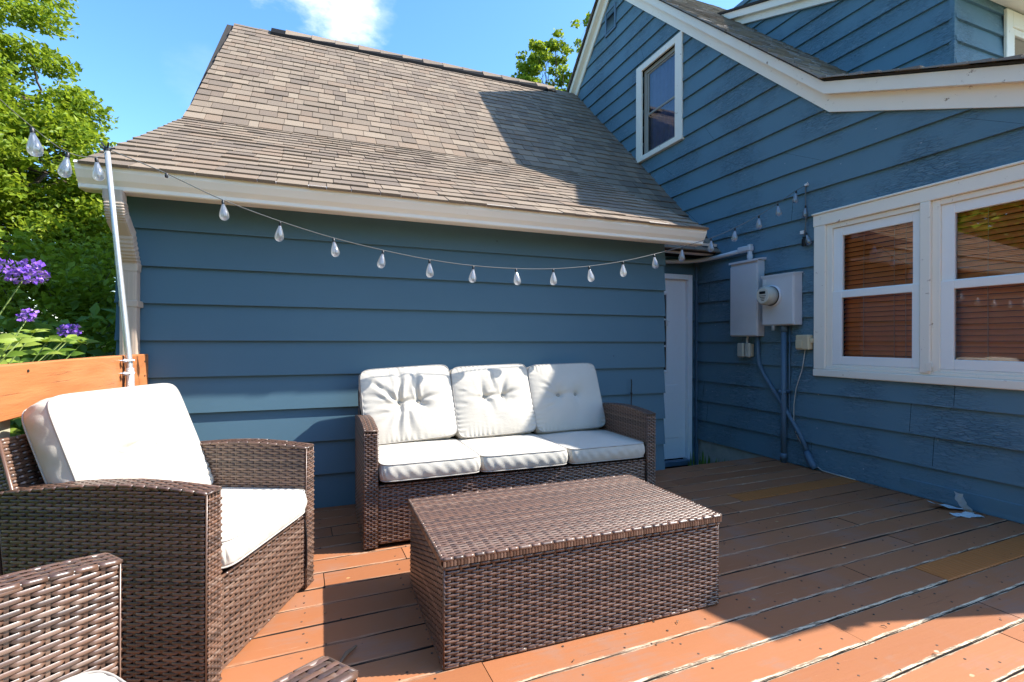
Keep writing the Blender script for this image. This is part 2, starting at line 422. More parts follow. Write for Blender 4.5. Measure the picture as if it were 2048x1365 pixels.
# ------------------------------------------------------------------ shingles
def shingles(mb, O, U, V, N, length, slope, expo=.14, ufun=None, rag=.006, wmin=.08, wmax=.22, thick=(.004,.011), overlap=.02, jag=0):
    O,U,V,N=map(Vector,(O,U,V,N)); n=int(math.ceil(slope/expo))
    for k in range(n):
        v0=k*expo-.004; v1=min(slope,(k+1)*expo)+overlap
        u0,u1=(0,length) if ufun is None else ufun((k+.5)*expo)
        u=u0-random.uniform(0,.2)
        while u<u1:
            w=random.uniform(wmin,wmax); a=max(u,u0-random.uniform(0,.012)); b=min(u+w-.004,u1+random.uniform(0,.012)); u+=w
            if b-a<.01: continue
            t=random.uniform(*thick); lo=v0-random.uniform(0,rag); g=random.uniform(-.001,.001)
            P=lambda uu,vv,nn: O+U*uu+V*vv+N*nn
            mb.add([P(a,lo,t+.006),P(b,lo+random.uniform(-jag,jag),t+.006),P(b,v1,.003+g),P(a,v1,.003+g),P(a,lo,-.002),P(b,lo,-.002),P(b,v1,-.002),P(a,v1,-.002)],
                   [(0,1,2,3),(4,5,1,0),(5,6,2,1),(7,4,0,3)])

# ================================================================== SETTING
g=MB(); g.add([(-400,-400,-.34),(400,-400,-.34),(400,400,-.34),(-400,400,-.34)],[(0,1,2,3)])
tag(obj('lawn',g,M_GRASS),'green lawn around the raised deck',None,kind='structure')

# deck: boards run along X, turned two degrees
deck=link('deck',None); WLOC[deck.name]=Vector((0,0,0)); tag(deck,'raised deck of worn terracotta painted boards',None,kind='structure')
ca,sa=math.cos(R(2)),math.sin(R(2))
def dk(x,y,z): return (x*ca-y*sa,x*sa+y*ca,z)
def board(mb,x0,x1,y0,y1,dz=0):
    t=.030; b=.005; prof=[(y0,-t),(y0,-b),(y0+b*.3,-b*.3),(y0+b*1.1,0),(y1-b*1.1,0),(y1-b*.3,-b*.3),(y1,-b),(y1,-t)]
    m=max(1,int((x1-x0)/.12)); V=[];F=[]
    ph=random.uniform(0,9)
    for i in range(m+1):
        x=x0+(x1-x0)*i/m
        wob=.0011*math.sin(ph+x*1.7)+.0003*math.sin(ph*2+x*9)
        for j,(y,z) in enumerate(prof):
            e=(random.uniform(-.0009,.0009) if j in (1,2,5,6) else 0)
            V.append(dk(x,y+e+wob*.6,z+dz+wob*.5))
    k=len(prof)
    for i in range(m):
        for j in range(k-1): F.append((i*k+j,(i+1)*k+j,(i+1)*k+j+1,i*k+j+1))
    F.append(tuple(range(k))); F.append(tuple(m*k+j for j in range(k))[::-1]); mb.add(V,F)
bm=MB(); rep=[]
for k in range(-1,38):
    y1=DECK_Y0-.10-k*BOARD+.0  ; y0=y1-BOARD+.0062
    ym=(y0+y1)/2
    xl=-.98; xr=(3.862+ym*sa)/ca
    if k==-1: xr=2.60
    cuts=[xl]
    x=xl+random.uniform(.3,1.6)
    while x<xr-.5:
        cuts.append(x); x+=random.choice((1.22,1.83,2.44,2.44))
    cuts.append(xr)
    wy=dk(2.7,ym,0)[1]
    special=None
    if abs(wy-2.60)<BOARD/2: special=2.74
    if abs(dk(2.62,ym,0)[1]-1.42)<BOARD/2: special=2.68
    if special:
        cuts=[c for c in cuts if c<special-.6]+[special,xr]
    for a,b in zip(cuts[:-1],cuts[1:]):
        if special and b==xr:
            q=MB(); board(q,a+.002,b-.002,y0,y1,.001); rep.append((q,special)); continue
        board(bm,a+.002,b-.002,y0,y1,random.uniform(-.0012,.0012))
DECK_OFF=DECK_Y0-.10
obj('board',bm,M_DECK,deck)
sc=MB()
for jx in np.arange(-.8,3.9,.41):
    for k in range(0,30):
        for fy in (.28,.74):
            y1=DECK_Y0-.10-k*BOARD; p=dk(jx+random.uniform(-.012,.012),y1-.138*fy+random.uniform(-.006,.006),.0012)
            if p[0]>3.84 or random.random()<.12: continue
            sc.tube([(p[0],p[1],p[2]-.003),p],.0042,6)
so_=obj('screw_heads',sc,M_SCREWH,deck); so_['kind']='stuff'
for q,s in rep:
    o=obj('replacement_board',q,M_NEWB,deck); o['label']='newer orange stained replacement board'
u=MB(); u.box(-.98,3.86,-2.3,3.20,-.30,-.06)
obj('joist_frame',u,M_DARK,deck)

# ================================================================== GARAGE
gar=thing('garage','blue lap sided garage with steep tan shingle roof and flared eave','garage',(0.8,4.5,-.34))
wl=MB(); laps(wl,'y',(3.415,-1),lambda z:-1.072,lambda z:2.69,0,1.90,z0=0.0)
wl.box(-1.07,2.688,3.4152,3.46,-.34,1.90)
obj('front_wall',wl,M_GAR,gar)
sw=MB()
GL=lambda y:1.9585+.537*(y-3.10) if y<5.04 else 3.0+.98*(y-5.04)
laps(sw,'x',(-1.06,-1),lambda z:3.42 if z<2.12 else (3.10+(z-1.86)/.537 if z<2.9 else 5.04+(z-2.9)/.98),lambda z:9.0,0,5.0)
obj('left_wall',sw,M_GAR,gar); sw=MB()
laps(sw,'x',(2.685,1),lambda z:3.42,lambda z:4.385,-.2135,1.9)
obj('alcove_wall',sw,M_GAR,gar)
# alcove wall with the door
aw=MB(); laps(aw,'y',(4.39,-1),lambda z:2.69,lambda z:3.90,-.32,2.05,holes=[(2.86,3.80,-.5,1.80)],z0=.02)
obj('back_wall',aw,M_GAR,gar)
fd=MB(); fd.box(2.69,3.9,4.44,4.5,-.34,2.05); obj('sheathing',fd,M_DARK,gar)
dr=MB()
dr.cbox(2.92,3.748,4.384,4.42,-.205,1.742,.003)
dob=obj('door',dr,M_DOOR,gar)
dt=MB()
for (x0,x1,z0,z1) in ((3.482,3.508,.735,1.60),(2.98,3.004,.735,1.60),(3.004,3.482,1.574,1.60),(3.004,3.482,.735,.761)): dt.cbox(x0,x1,4.371,4.3835,z0,z1,.003)
for z in (1.02,1.305): dt.box(3.006,3.48,4.373,4.380,z-.008,z+.008)
for (x0,x1,z0,z1) in ((3.02,3.30,.02,.60),(3.36,3.66,.02,.60)):
    dt.cbox(x0,x1,4.376,4.3836,z0,z1,.004)
obj('door_moulding',dt,M_DOOR,dob)
gp=MB(); gp.box(3.006,3.48,4.3815,4.3835,.763,1.572); obj('glass',gp,M_BLACK,dob)
hd=MB(); hd.cbox(3.462,3.486,4.350,4.3705,1.235,1.30,.004); hd.tube([(3.477,4.36,1.283),(3.507,4.355,1.283)],.004); obj('latch',hd,M_WHITE,dob)
df=MB(); 
for (x0,x1,z0,z1) in ((3.755,3.815,-.265,1.80),(2.85,2.915,-.265,1.80),(2.915,3.755,1.745,1.80)):
    df.cbox(x0,x1,4.352,4.372,z0,z1,.004); 
for (x0,x1,z0,z1) in ((3.751,3.772,-.26,1.76),(2.90,2.918,-.26,1.76),(2.9185,3.7505,1.744,1.765)): df.cbox(x0,x1,4.343,4.425,z0,z1,.003)
obj('door_frame',df,M_DOOR,gar)
sl=MB(); sl.cbox(2.90,3.77,4.29,4.372,-.262,-.212,.006); obj('door_sill',sl,M_CON,gar)
ct=MB(); ct.cbox(3.86,3.895,4.345,4.386,-.34,2.03,.004); obj('corner_trim',ct,M_CON,gar)
# roof
ry,rz=7.17,5.09
sl_len=math.hypot(ry-5.04,rz-3.0); Vs=Vector((0,ry-5.04,rz-3.0)).normalized(); Ns=Vector((0,-Vs.z,Vs.y))
fl_len=math.hypot(5.04-3.10,3.0-1.9585); Vf=Vector((0,5.04-3.10,3.0-1.9585)).normalized(); Nf=Vector((0,-Vf.z,Vf.y))
rb=MB()
rb.prism([(3.10,1.9495),(5.04,2.99),(7.17,5.08),(9.3,3.0),(9.3,2.92),(7.17,4.99),(5.06,2.92),(3.15,1.895)],0,-1.11,2.856)
rb.prism([(4.04,2.03),(7.17,5.08),(9.3,3.0),(9.3,2.92),(7.17,4.99),(4.1,1.99)],0,2.8565,3.897)
roofo=obj('roof',rb,M_ROOFBASE,gar)
rs=MB()
def fl_u(v):   # the crease starts a little inside the eave's corner
    return (.018*min(1,v/2.2),3.97)
shingles(rs,(-1.118,3.09,1.9555),(1,0,0),Vf,Nf,3.97,fl_len+.02,ufun=fl_u)
shingles(rs,(-1.10,5.03,3.0),(1,0,0),Vs,Ns,3.91,sl_len,ufun=lambda v:(.0+.085*min(1,v/sl_len),3.955))
Va=Vector((0,ry-4.02,rz-1.995)).normalized(); la=math.hypot(ry-4.02,rz-1.995)
shingles(rs,(2.86,4.02,2.0),(1,0,0),Va,Ns,1.03,la)
obj('shingles',rs,M_SH,roofo)
rc=MB()
x=-1.03
while x<3.86:
    w=random.uniform(.28,.32); b=min(x+w,3.88); h=.014 if (x<-.62 or x>3.35) else .064
    z=rz+h+random.uniform(0,.005); k=.125 if h<.03 else .105
    rc.add([(x,ry-k,z-k),(b,ry-k,z-k-.006),(b,ry,z+.004),(x,ry,z+.011),(x,ry+k,z-k),(b,ry+k,z-k-.006),(x,ry-k,z-k-.012),(b,ry-k,z-k-.016)],
           [(0,1,2,3),(3,2,5,4),(6,7,1,0)])
    x+=w
obj('ridge_cap',rc,M_SH,roofo)
rv=MB(); rv.prism([(ry-.122,rz-.115),(ry,rz+.010),(ry+.122,rz-.115),(ry+.122,rz-.054),(ry,rz+.066),(ry-.122,rz-.054)],0,-.60,3.33)
obj('ridge_vent',rv,M_DARK,roofo)
# gutter, fascia, soffit
gt=MB(); gt.prism([(3.225,1.844),(3.150,1.844),(3.143,1.850),(3.142,1.868),(3.136,1.876),(3.122,1.893),(3.112,1.913),(3.103,1.930),(3.100,1.946),(3.097,1.958),(3.102,1.965),(3.225,1.944)],0,-1.148,2.858)
obj('gutter',gt,M_GUT,gar)
lip=MB(); lip.prism([(3.0910,1.9578),(3.0960,1.9703),(3.1160,1.9703),(3.1160,1.9663),(3.1010,1.9663),(3.0955,1.9578)],0,-1.149,2.859)
obj('gutter_lip',lip,M_TRIM2,gar)
so=MB(); so.box(-1.13,2.85,3.226,3.412,1.886,1.905); obj('soffit',so,M_GUT,gar)
g2=MB(); g2.prism([(4.19,1.985),(4.12,1.985),(4.115,2.0),(4.10,2.03),(4.08,2.06),(4.066,2.09),(4.075,2.093),(4.19,2.085)],0,2.815,3.885); obj('alcove_gutter',g2,M_GUT,gar)
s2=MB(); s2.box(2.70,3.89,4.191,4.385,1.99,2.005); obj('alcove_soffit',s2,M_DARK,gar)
# downspout
dn=MB()
def spout(path,w,d):
    V=[];F=[]
    for (x,y,z,t,*scl) in path:
        f=scl[0] if scl else 1.0                                          # t: tilt of the section about X
        cy,sy=math.cos(t),math.sin(t)
        for (a,b) in ((-w,-d),(-w*.8,-d*1.06),(w*.8,-d*1.06),(w,-d),(w*1.04,0),(w,d),(-w,d),(-w*1.04,0)):
            V.append((x+a*f,y+b*f*cy,z+b*f*sy))
    n=8
    for k in range(len(path)-1):
        for j in range(n): F.append((k*n+j,k*n+(j+1)%n,(k+1)*n+(j+1)%n,(k+1)*n+j))
    dn.add(V,F)
xs=-.985; pa=[(xs-.016,3.160,1.848,0),(xs-.016,3.160,1.80,0)]
N1=15
for i in range(N1+1):                                               # first elbow: crimped
    a=i/N1; ang=a*R(48); pa.append((xs-.01,3.160+.10*(1-math.cos(ang)),1.785-.10*math.sin(ang)+0,ang*.9,(1.045 if i%2 else .975)))
y1,z1=pa[-1][1],pa[-1][2]
pa.append((xs-.005,y1+.042,z1-.046,R(46)))
y2,z2=y1+.055,z1-.060
for i in range(N1+1):
    a=i/N1; ang=R(48)*(1-a); pa.append((xs,y2+.115*(math.sin(R(48))-math.sin(ang)) ,z2-.10*(math.cos(ang)-math.cos(R(48)))*1.2-.12*a,ang*.9,(1.045 if i%2 else .975)))
pa.append((xs,pa[-1][1],pa[-1][2]-.04,0))
spout(pa,.042,.032); ye,ze=pa[-1][1],pa[-1][2]
spout([(xs,ye,ze+.012,0),(xs,ye,-.30,0)],.0385,.029)
for dx in (-.02,0,.02): dn.box(xs+dx-.004,xs+dx+.004,ye-.0325,ye-.029,-.28,ze)
obj('downspout',dn,M_DOWN,gar)
for z in (1.27,.45):
    st=MB(); st.cbox(xs-.042,xs+.044,ye-.035,3.40,z-.018,z+.018,.003); obj('downspout_strap',st,M_DOWN,gar)

# ================================================================== HOUSE
hou=thing('house','tall blue weathered clapboard house wing with white gable trim','house',(6.5,3.5,-.34))
T1=lambda y:3.18+.404*(y-2.83)            # low roof line
T2=lambda y:3.18+.955*(y-2.83)            # steep roof line
PY,PZ=6.10,6.30                           # gable peak
def ylo(z):
    zz=z+.05
    if zz<3.18: return max(.98,2.83+(zz-3.18)/.404)
    return 2.83+(zz-3.18)/.955
def yhi(z): return 8.9 if z<3.55 else 6.32+(6.03-z)
hw=MB()
WH=[(.78,2.86,.86,2.03),(4.72,5.36,3.44,4.56)]
def ruff(y,k): return (.0016*math.sin(y*7+k*3)+.0018*math.sin(y*17+k*5)) 
laps(hw,'x',(3.90,-1),ylo,yhi,0.0,PZ-.06,holes=WH,soft=ruff,joints=2.3)
obj('gable_wall',hw,M_HOU,hou)
q=MB(); laps(q,'x',(3.91,-1),ylo,yhi,0.0,PZ-.10,holes=WH,th=.0035); obj('sheathing',q,M_DARK,hou)
fw=MB(); laps(fw,'y',(1.0,-1),lambda z:3.90,lambda z:9.0,0,2.38); obj('front_wall',fw,M_HOU,hou)
fo=MB(); fo.box(3.925,4.1,1.0,8.9,-.34,.0); fo.box(3.905,3.93,3.2,4.39,-.34,-.004); obj('foundation',fo,M_CONC,hou)
# base splash board low on the wall
bb=MB(); bb.cbox(3.878,3.8985,1.0,2.30,.004,.105,.004); obj('base_board',bb,M_HOU,hou)
# rake boards on the gable
def band(mb,x0,x1,pts,h0,h1):
    """strip between lines offset h0 and h1 below the roof line pts"""
    for (a,b) in zip(pts[:-1],pts[1:]):
        mb.prism([(a[0],a[1]-h1),(b[0],b[1]-h1),(b[0],b[1]-h0),(a[0],a[1]-h0)],0,x0,x1)
ep=(.745,T1(.745)); bp=(2.83,3.18); kp=(PY,PZ); fp=(9.2,PZ-(9.2-PY))
rk=MB(); band(rk,3.80,3.822,[ep,bp,kp],0,.098); band(rk,3.80,3.822,[kp,fp],0,.10)
band(rk,3.822,3.895,[ep,bp,kp,fp],.082,.096)
obj('rake_fascia',rk,M_TRIM,hou)
fz=MB(); band(fz,3.862,3.884,[ep,bp,kp],.0965,.235); band(fz,3.862,3.884,[kp,fp],.0965,.25)
obj('frieze_board',fz,M_TRIM,hou)
ef=MB(); ef.box(3.80,9.0,.745,.765,T1(.745)-.10,T1(.745)-.002); ef.box(3.80,9,.766,.99,T1(.745)-.10,T1(.745)-.085); obj('eave_fascia',ef,M_TRIM,hou)
# roof
hr=MB(); off=.006
hr.prism([(.725,T1(.725)+off),(2.83,3.18+off),(PY,PZ+off),(9.3,PZ-3.2+off),(9.3,PZ-3.2+off+.012),(PY,PZ+off+.012),(2.83,3.18+off+.012),(.725,T1(.725)+off+.012)],0,3.785,9.5)
hro=obj('roof',hr,M_ROOFBASE,hou)
hs=MB(); Vh=Vector((0,1,.955)).normalized(); Nh=Vector((0,-Vh.z,Vh.y)); lh=math.hypot(PY-2.83,PZ-3.18)
shingles(hs,(3.765,2.83,3.18+off+.017),(1,0,0),Vh,Nh,3.2,lh,rag=.012,jag=.006,thick=(.006,.016))
Vl=Vector((0,1,.404)).normalized(); Nl=Vector((0,-Vl.z,Vl.y)); 
shingles(hs,(3.765,.705,T1(.705)+off+.017),(1,0,0),Vl,Nl,5.5,math.hypot(2.83-.705,3.18-T1(.705)),rag=.012,jag=.006,thick=(.006,.016))
Vb=Vector((0,-1,1)).normalized(); Nb=Vector((0,1,1)).normalized()
shingles(hs,(3.765,9.3,PZ-3.2+off+.017),(1,0,0),Vb,Nb,1.2,4.5,rag=.01)
obj('shingles',hs,M_SH2,hro)
# dormer
DX=4.95; DY=2.537
dorm=MB(); DT=lambda y:4.573+.39*(y-3.544)
laps(dorm,'x',(DX,-1),lambda z:DY,lambda z:6.0,2.95,5.35,z0=3.407,exp=.188)
laps(dorm,'y',(DY,-1),lambda z:DX,lambda z:9.0,2.9,4.22,z0=3.407,exp=.188,holes=[(5.74,6.6,2.5,4.0)])
dorm.box(DX-.018,DX+.02,DY-.018,DY+.02,2.9,4.2)
dorm.box(DX+.005,9,DY+.03,5.4,2.95,4.25)
dmo=obj('dormer',dorm,M_HOU,hou)
dfz=MB(); band(dfz,DX-.05,DX-.02,[(2.16,DT(2.16)),(6.0,DT(6.0))],-.09,0); band(dfz,DX-.10,DX-.0505,[(2.12,DT(2.12)),(6.0,DT(6.0))],-.17,-.085)
dfz.box(DX-.10,9.5,2.10,2.12,DT(2.12)+.03,DT(2.12)+.165); dfz.box(DX-.02,9.5,2.121,DY-.02,DT(2.2)-.0,DT(2.2)+.03)
obj('dormer_fascia',dfz,M_TRIM,dmo)
drf=MB(); drf.prism([(2.06,DT(2.06)+.172),(6.1,DT(6.1)+.172),(6.1,DT(6.1)+.20),(2.06,DT(2.06)+.20)],0,DX-.12,9.6); obj('dormer_roof',drf,M_ROOFBASE,dmo)
# dormer window
dw=MB()
for (x0,x1,z0,z1) in ((5.64,5.735,3.0,4.02),(6.60,6.69,3.0,4.02),(5.735,6.60,3.88,4.02)): dw.cbox(x0,x1,DY-.045,DY-.019,z0,z1,.004)
for (x0,x1,z0,z1) in ((5.735,5.79,3.0,3.88),(6.545,6.60,3.0,3.88),(5.79,6.545,3.82,3.88)): dw.cbox(x0,x1,DY-.032,DY-.006,z0,z1,.003)
dwo=obj('dormer_window',dw,M_TRIM,hou)
q=MB(); q.box(5.79,6.545,DY-.012,DY-.008,3.0,3.82); obj('pane',q,M_PANE,dwo)
q=MB(); q.box(5.74,6.6,DY+.005,DY+.02,2.95,3.95)
for k in range(10): q.box(5.80,6.54,DY+.0,DY+.012,3.02+k*.08,3.075+k*.08)
obj('blind',q,M_CURTAIN,dwo)

# ---- windows in the gable wall (plane x)
def xframe(mb,x0,x1,y0,y1,z0,z1,wl,wr,wb,wt,b=.003):
    """rectangular frame, stiles full height, rails between"""
    mb.cbox(x0,x1,y0,y0+wl,z0,z1,b); mb.cbox(x0,x1,y1-wr,y1,z0,z1,b)
    mb.cbox(x0+.001,x1-.001,y0+wl,y1-wr,z0,z0+wb,b); mb.cbox(x0+.001,x1-.001,y0+wl,y1-wr,z1-wt,z1,b)
win=MB()
win.cbox(3.862,3.886,2.86,2.960,.845,2.03,.004)                      # left casing board
win.cbox(3.862,3.886,.74,.84,.845,2.03,.004)                         # far right casing
win.cbox(3.860,3.888,.72,2.966,2.031,2.125,.004)                     # head casing
win.cbox(3.848,3.888,.70,2.975,2.126,2.142,.004)                     # drip cap
win.cbox(3.858,3.90,2.108,2.170,.858,2.03,.004)                      # mullion
win.cbox(3.856,3.905,.72,2.962,.786,.843,.005)                       # apron/sill
win.cbox(3.870,3.93,.84,2.86,.844,.868,.003)
for y0,y1 in ((2.17,2.86),(.84,2.108)):
    xframe(win,3.880,3.935,y0,y1,.868,2.03,.014,.048,.02,.038)
wino=obj('window',win,M_TRIM,hou)
wino['label']='wide pair of sash windows with orange wood blinds'
for y0,y1 in ((2.184,2.812),(.854,2.06)):
    sash=MB(); panes=MB(); bl=MB(); cords=MB()
    xframe(sash,3.896,3.926,y0,y1,1.45,1.991,.050,.074,.034,.070)     # upper sash
    xframe(sash,3.884,3.912,y0,y1,.889,1.478,.048,.076,.066,.056)                       # lower sash
    for (xx,z0,z1) in ((3.914,1.478,1.925),(3.900,.95,1.42)): panes.quad((xx,y0+.04,z1),(xx,y1-.06,z1),(xx,y1-.06,z0),(xx,y0+.04,z0))
    z=.93
    while z<1.97:
        # slats nearly closed
        bl.add([(3.968,y0+.04,z),(3.968,y1-.04,z),(3.986,y1-.04,z+.034),(3.986,y0+.04,z+.034),
                (3.971,y0+.04,z-.001),(3.971,y1-.04,z-.001),(3.989,y1-.04,z+.033),(3.989,y0+.04,z+.033),
                (3.974,y0+.04,z+.018),(3.974,y1-.04,z+.018)],[(0,1,9,8),(8,9,2,3),(4,7,6,5),(0,4,5,1),(0,3,7,4),(1,5,6,2)])
        z+=.0375
    for yy in ([y1-.20,y1-.42,y0+.13] if y1>2.5 else [y1-.22,y1-.75,y0+.2]):
        cords=MB(); cords.tube([(3.962,yy,.93),(3.9615,yy+.002,1.4),(3.962,yy,1.97)],.0022,5); obj('blind_cord',cords,M_CORD,wino)
    obj('sash',sash,M_TRIM2,wino); obj('glass',panes,M_PANE,wino); obj('blind',bl,M_BLIND,wino)
rm=MB(); rm.box(4.10,4.12,.75,3.0,.75,2.2); obj('dark_room',rm,M_ROOM,wino)
hk=MB(); hk.cbox(3.850,3.857,2.095,2.125,.872,.93,.002); hk.tube([(3.853,2.10,.935),(3.846,2.09,.94),(3.846,2.085,.90)],.003); obj('sash_hook',hk,M_TRIM,wino)
uw=MB()
uw.cbox(3.860,3.886,5.36,5.475,3.44,4.645,.004); uw.cbox(3.860,3.886,4.595,4.715,3.44,4.645,.004)
uw.cbox(3.861,3.887,4.715,5.36,4.56,4.645,.004); uw.cbox(3.850,3.90,4.585,5.44,3.392,3.439,.005)
uw.cbox(3.86,3.93,4.716,5.359,3.44,3.462,.003)
uwo=obj('window',uw,M_TRIM,hou); uwo['label']='small sash window up in the gable'
us=MB(); xframe(us,3.905,3.93,4.716,5.359,3.463,4.56,.03,.05,.02,.05); obj('window_track',us,M_SCREEN,uwo)
us=MB(); xframe(us,3.917,3.935,4.746,5.309,3.96,4.51,.018,.03,.03,.02); xframe(us,3.906,3.922,4.746,5.309,3.483,3.985,.018,.03,.02,.028); obj('sash',us,M_SCREEN,uwo)
q=MB(); q.quad((3.926,4.75,4.5),(3.926,5.30,4.5),(3.926,5.30,3.98),(3.926,4.75,3.98)); q.quad((3.914,4.75,3.97),(3.914,5.30,3.97),(3.914,5.30,3.49),(3.914,4.75,3.49)); obj('glass',q,M_PANE2,uwo)
q=MB()
n=40
for i in range(n):
    a,b=4.72+.63*i/n,4.72+.63*(i+1)/n
    q.quad((3.965+.008*math.sin(i*1.3),a,3.46),(3.965+.008*math.sin((i+1)*1.3),b,3.46),(3.965+.008*math.sin((i+1)*1.3),b,4.55),(3.965+.008*math.sin(i*1.3),a,4.55))
obj('curtain',q,M_CURTAIN,uwo)
# gable vent
gv=MB(); xframe(gv,3.868,3.892,5.98,6.26,5.50,5.86,.035,.035,.035,.035); gvo=obj('gable_vent',gv,M_CON,hou)
gs=MB(); 
for k in range(7):
    z=5.545+k*.040; gs.add([(3.872,6.016,z),(3.872,6.224,z),(3.894,6.224,z+.03),(3.894,6.016,z+.03),(3.872,6.016,z+.005),(3.872,6.224,z+.005)],[(0,1,2,3),(0,4,5,1)])
obj('louvre',gs,M_CON,gvo); q=MB(); q.box(3.893,3.897,6.015,6.225,5.535,5.825); obj('vent_opening',q,M_DARK,gvo)

# ================================================================== ELECTRICAL GEAR on the house wall
cab=thing('electrical_cabinet','tall grey metal electrical cabinet on the blue wall','cabinet',(3.84,3.63,1.12))
q=MB(); q.cbox(3.795,3.884,3.467,3.793,1.12,1.838,.005); obj('body',q,M_GREY,cab)
q=MB(); q.cbox(3.785,3.7945,3.472,3.790,1.128,1.80,.004); obj('cover',q,M_GREY,cab)
q=MB(); q.prism([(3.782,1.838),(3.782,1.826),(3.776,1.826),(3.776,1.846),(3.89,1.862),(3.89,1.838)],1,3.455,3.80); obj('hood',q,M_GREY,cab)
met=thing('electric_meter_box','square grey box carrying a round electric meter beside the tall cabinet','meter box',(3.83,3.24,1.215))
q=MB(); q.cbox(3.782,3.884,3.078,3.40,1.215,1.667,.006); obj('body',q,M_GREY,met)
q=MB(); q.cbox(3.772,3.7815,3.082,3.396,1.222,1.655,.004); q.prism([(3.768,1.648),(3.768,1.668),(3.884,1.677),(3.884,1.6675)],1,3.072,3.406); obj('cover',q,M_GREY,met)
Mx=Matrix.Translation((3.772,3.285,1.478))@Matrix.Rotation(R(-90),4,'Y')
q=MB(); q.lathe([(.094,0),(.096,.012),(.088,.022),(.086,.022)],32,Mx); obj('meter_ring',q,M_GREY,met,smooth=False)
q=MB(); q.lathe([(.084,.010),(.084,.085),(.080,.105),(.068,.116),(.030,.119)],32,Mx); mc=obj('meter',q,M_METERGLASS,met,smooth=True)
q=MB(); q.lathe([(.0865,.018),(.0885,.024),(.0865,.030)],32,Mx); obj('gasket',q,M_BLACK,met,smooth=True)
q=MB(); q.lathe([(.066,.1165),(.066,.1205)],32,Mx); obj('meter_face',q,M_FACE,mc)
q=MB(); q.box(3.6500,3.6518,3.255,3.318,1.492,1.516); obj('display',q,M_BLACK,mc)
q=MB()
for k in range(4): q.box(3.6500,3.6519,3.250+.006*k,3.322-.009*k,1.474-.014*k,1.479-.014*k)
obj('printed_lines',q,M_BLACK,mc)
q=MB(); q.box(3.7700,3.7718,3.352,3.388,1.590,1.632); obj('sticker',q,M_WHITE,met)
q=MB(); q.cbox(3.764,3.79,3.27,3.292,1.170,1.2145,.003); obj('latch',q,M_GALV,met)
q=MB(); q.tube([(3.84,3.225,1.2145),(3.84,3.225,.5),(3.84,3.223,.0)],.0235,14)
for z,r in ((1.19,.030),(.06,.028)): q.tube([(3.84,3.225,z+.022),(3.84,3.225,z-.03)],r,14)
q.cbox(3.82,3.884,3.185,3.262,.615,.645,.003)
tag(obj('conduit_pipe',q,M_CON,smooth=True,origin=(3.84,3.223,0)),'upright blue conduit pipe running down from the meter box to the deck','conduit')
q=MB(); q.tube([(3.862,3.528,1.119),(3.862,3.525,.98),(3.862,3.510,.86),(3.862,3.454,.76),(3.862,3.281,.543),(3.862,3.082,.272),(3.862,3.010,.13)],.019,12)
q.tube([(3.858,3.013,.14),(3.852,2.985,.085),(3.848,2.95,.035),(3.85,2.93,.012)],[.024,.030,.031,.027],12)
tag(obj('conduit_pipe',q,M_CON,smooth=True,origin=(3.86,2.95,0)),'slanting blue conduit crossing behind the upright pipe','conduit')
uc=thing('elbow_conduit','pale grey conduit with elbow fitting entering the tall cabinet from above','conduit',(3.84,3.6,1.9))
q=MB(); q.tube([(2.72,4.33,1.905),(3.40,4.315,1.917),(3.68,4.29,1.93),(3.78,4.23,1.937),(3.83,4.12,1.944),(3.84,3.99,1.946),(3.84,3.72,1.957)],.021,12); obj('pipe',q,M_GREY,uc,smooth=True)
q=MB(); q.cbox(3.812,3.868,3.575,3.735,1.936,1.992,.010); q.cbox(3.822,3.86,3.58,3.615,1.992,2.003,.003); obj('elbow_fitting',q,M_GREY,uc)
q=MB(); q.tube([(3.84,3.60,1.936),(3.84,3.60,1.848)],.022,12); q.tube([(3.84,3.60,1.905),(3.84,3.60,1.87)],.027,8); obj('connector',q,M_GREY,uc)
ob=thing('outdoor_outlet','small weathered outlet with clear flip cover under the tall cabinet','outlet',(3.86,3.65,.92))
q=MB(); q.cbox(3.85,3.884,3.585,3.72,.925,1.05,.006); obj('box',q,M_BEIGE,ob)
q=MB(); q.cbox(3.806,3.8495,3.648,3.728,.918,1.058,.012); q.cbox(3.812,3.8495,3.578,3.640,.918,1.058,.012); obj('cover',q,M_METERGLASS,ob)
q=MB(); q.tube([(3.86,3.64,1.119),(3.855,3.645,1.09),(3.86,3.65,1.05)],.009,8); obj('nipple',q,M_GREY,ob)
jb=thing('telephone_box','small yellowed plastic junction box beside the window casing','junction box',(3.84,3.04,1.0))
q=MB(); q.cbox(3.822,3.884,2.975,3.098,1.003,1.130,.008); obj('body',q,M_BEIGE,jb)
q=MB(); q.cbox(3.815,3.8215,3.03,3.092,1.015,1.085,.003); obj('lid',q,M_BEIGE,jb)
q=MB(); q.cbox(3.84,3.87,2.962,2.9745,1.06,1.10,.003); obj('clip',q,M_BEIGE,jb)
q=MB(); q.tube([(3.86,3.034,1.003),(3.865,3.062,.847),(3.866,3.125,.66),(3.866,3.145,.52),(3.866,3.146,.40),(3.866,3.125,.27),(3.866,3.034,.144),(3.862,2.93,.035),(3.85,2.87,.012),(3.85,2.78,.008),(3.852,2.6,.007)],.004,6)
tag(obj('wire',q,M_WIRE,smooth=True,origin=(3.86,3.0,0)),'thin pale wire trailing from the yellowed junction box to the deck','wire')
q=MB(); q.tube([(3.868,3.188,1.205),(3.868,3.192,.641),(3.868,3.188,.465),(3.868,3.150,.33),(3.866,3.118,.25)],.006,6)
tag(obj('cable',q,M_CON,smooth=True,origin=(3.86,3.19,.3)),'thin blue painted cable hugging the wall behind the upright conduit','cable')

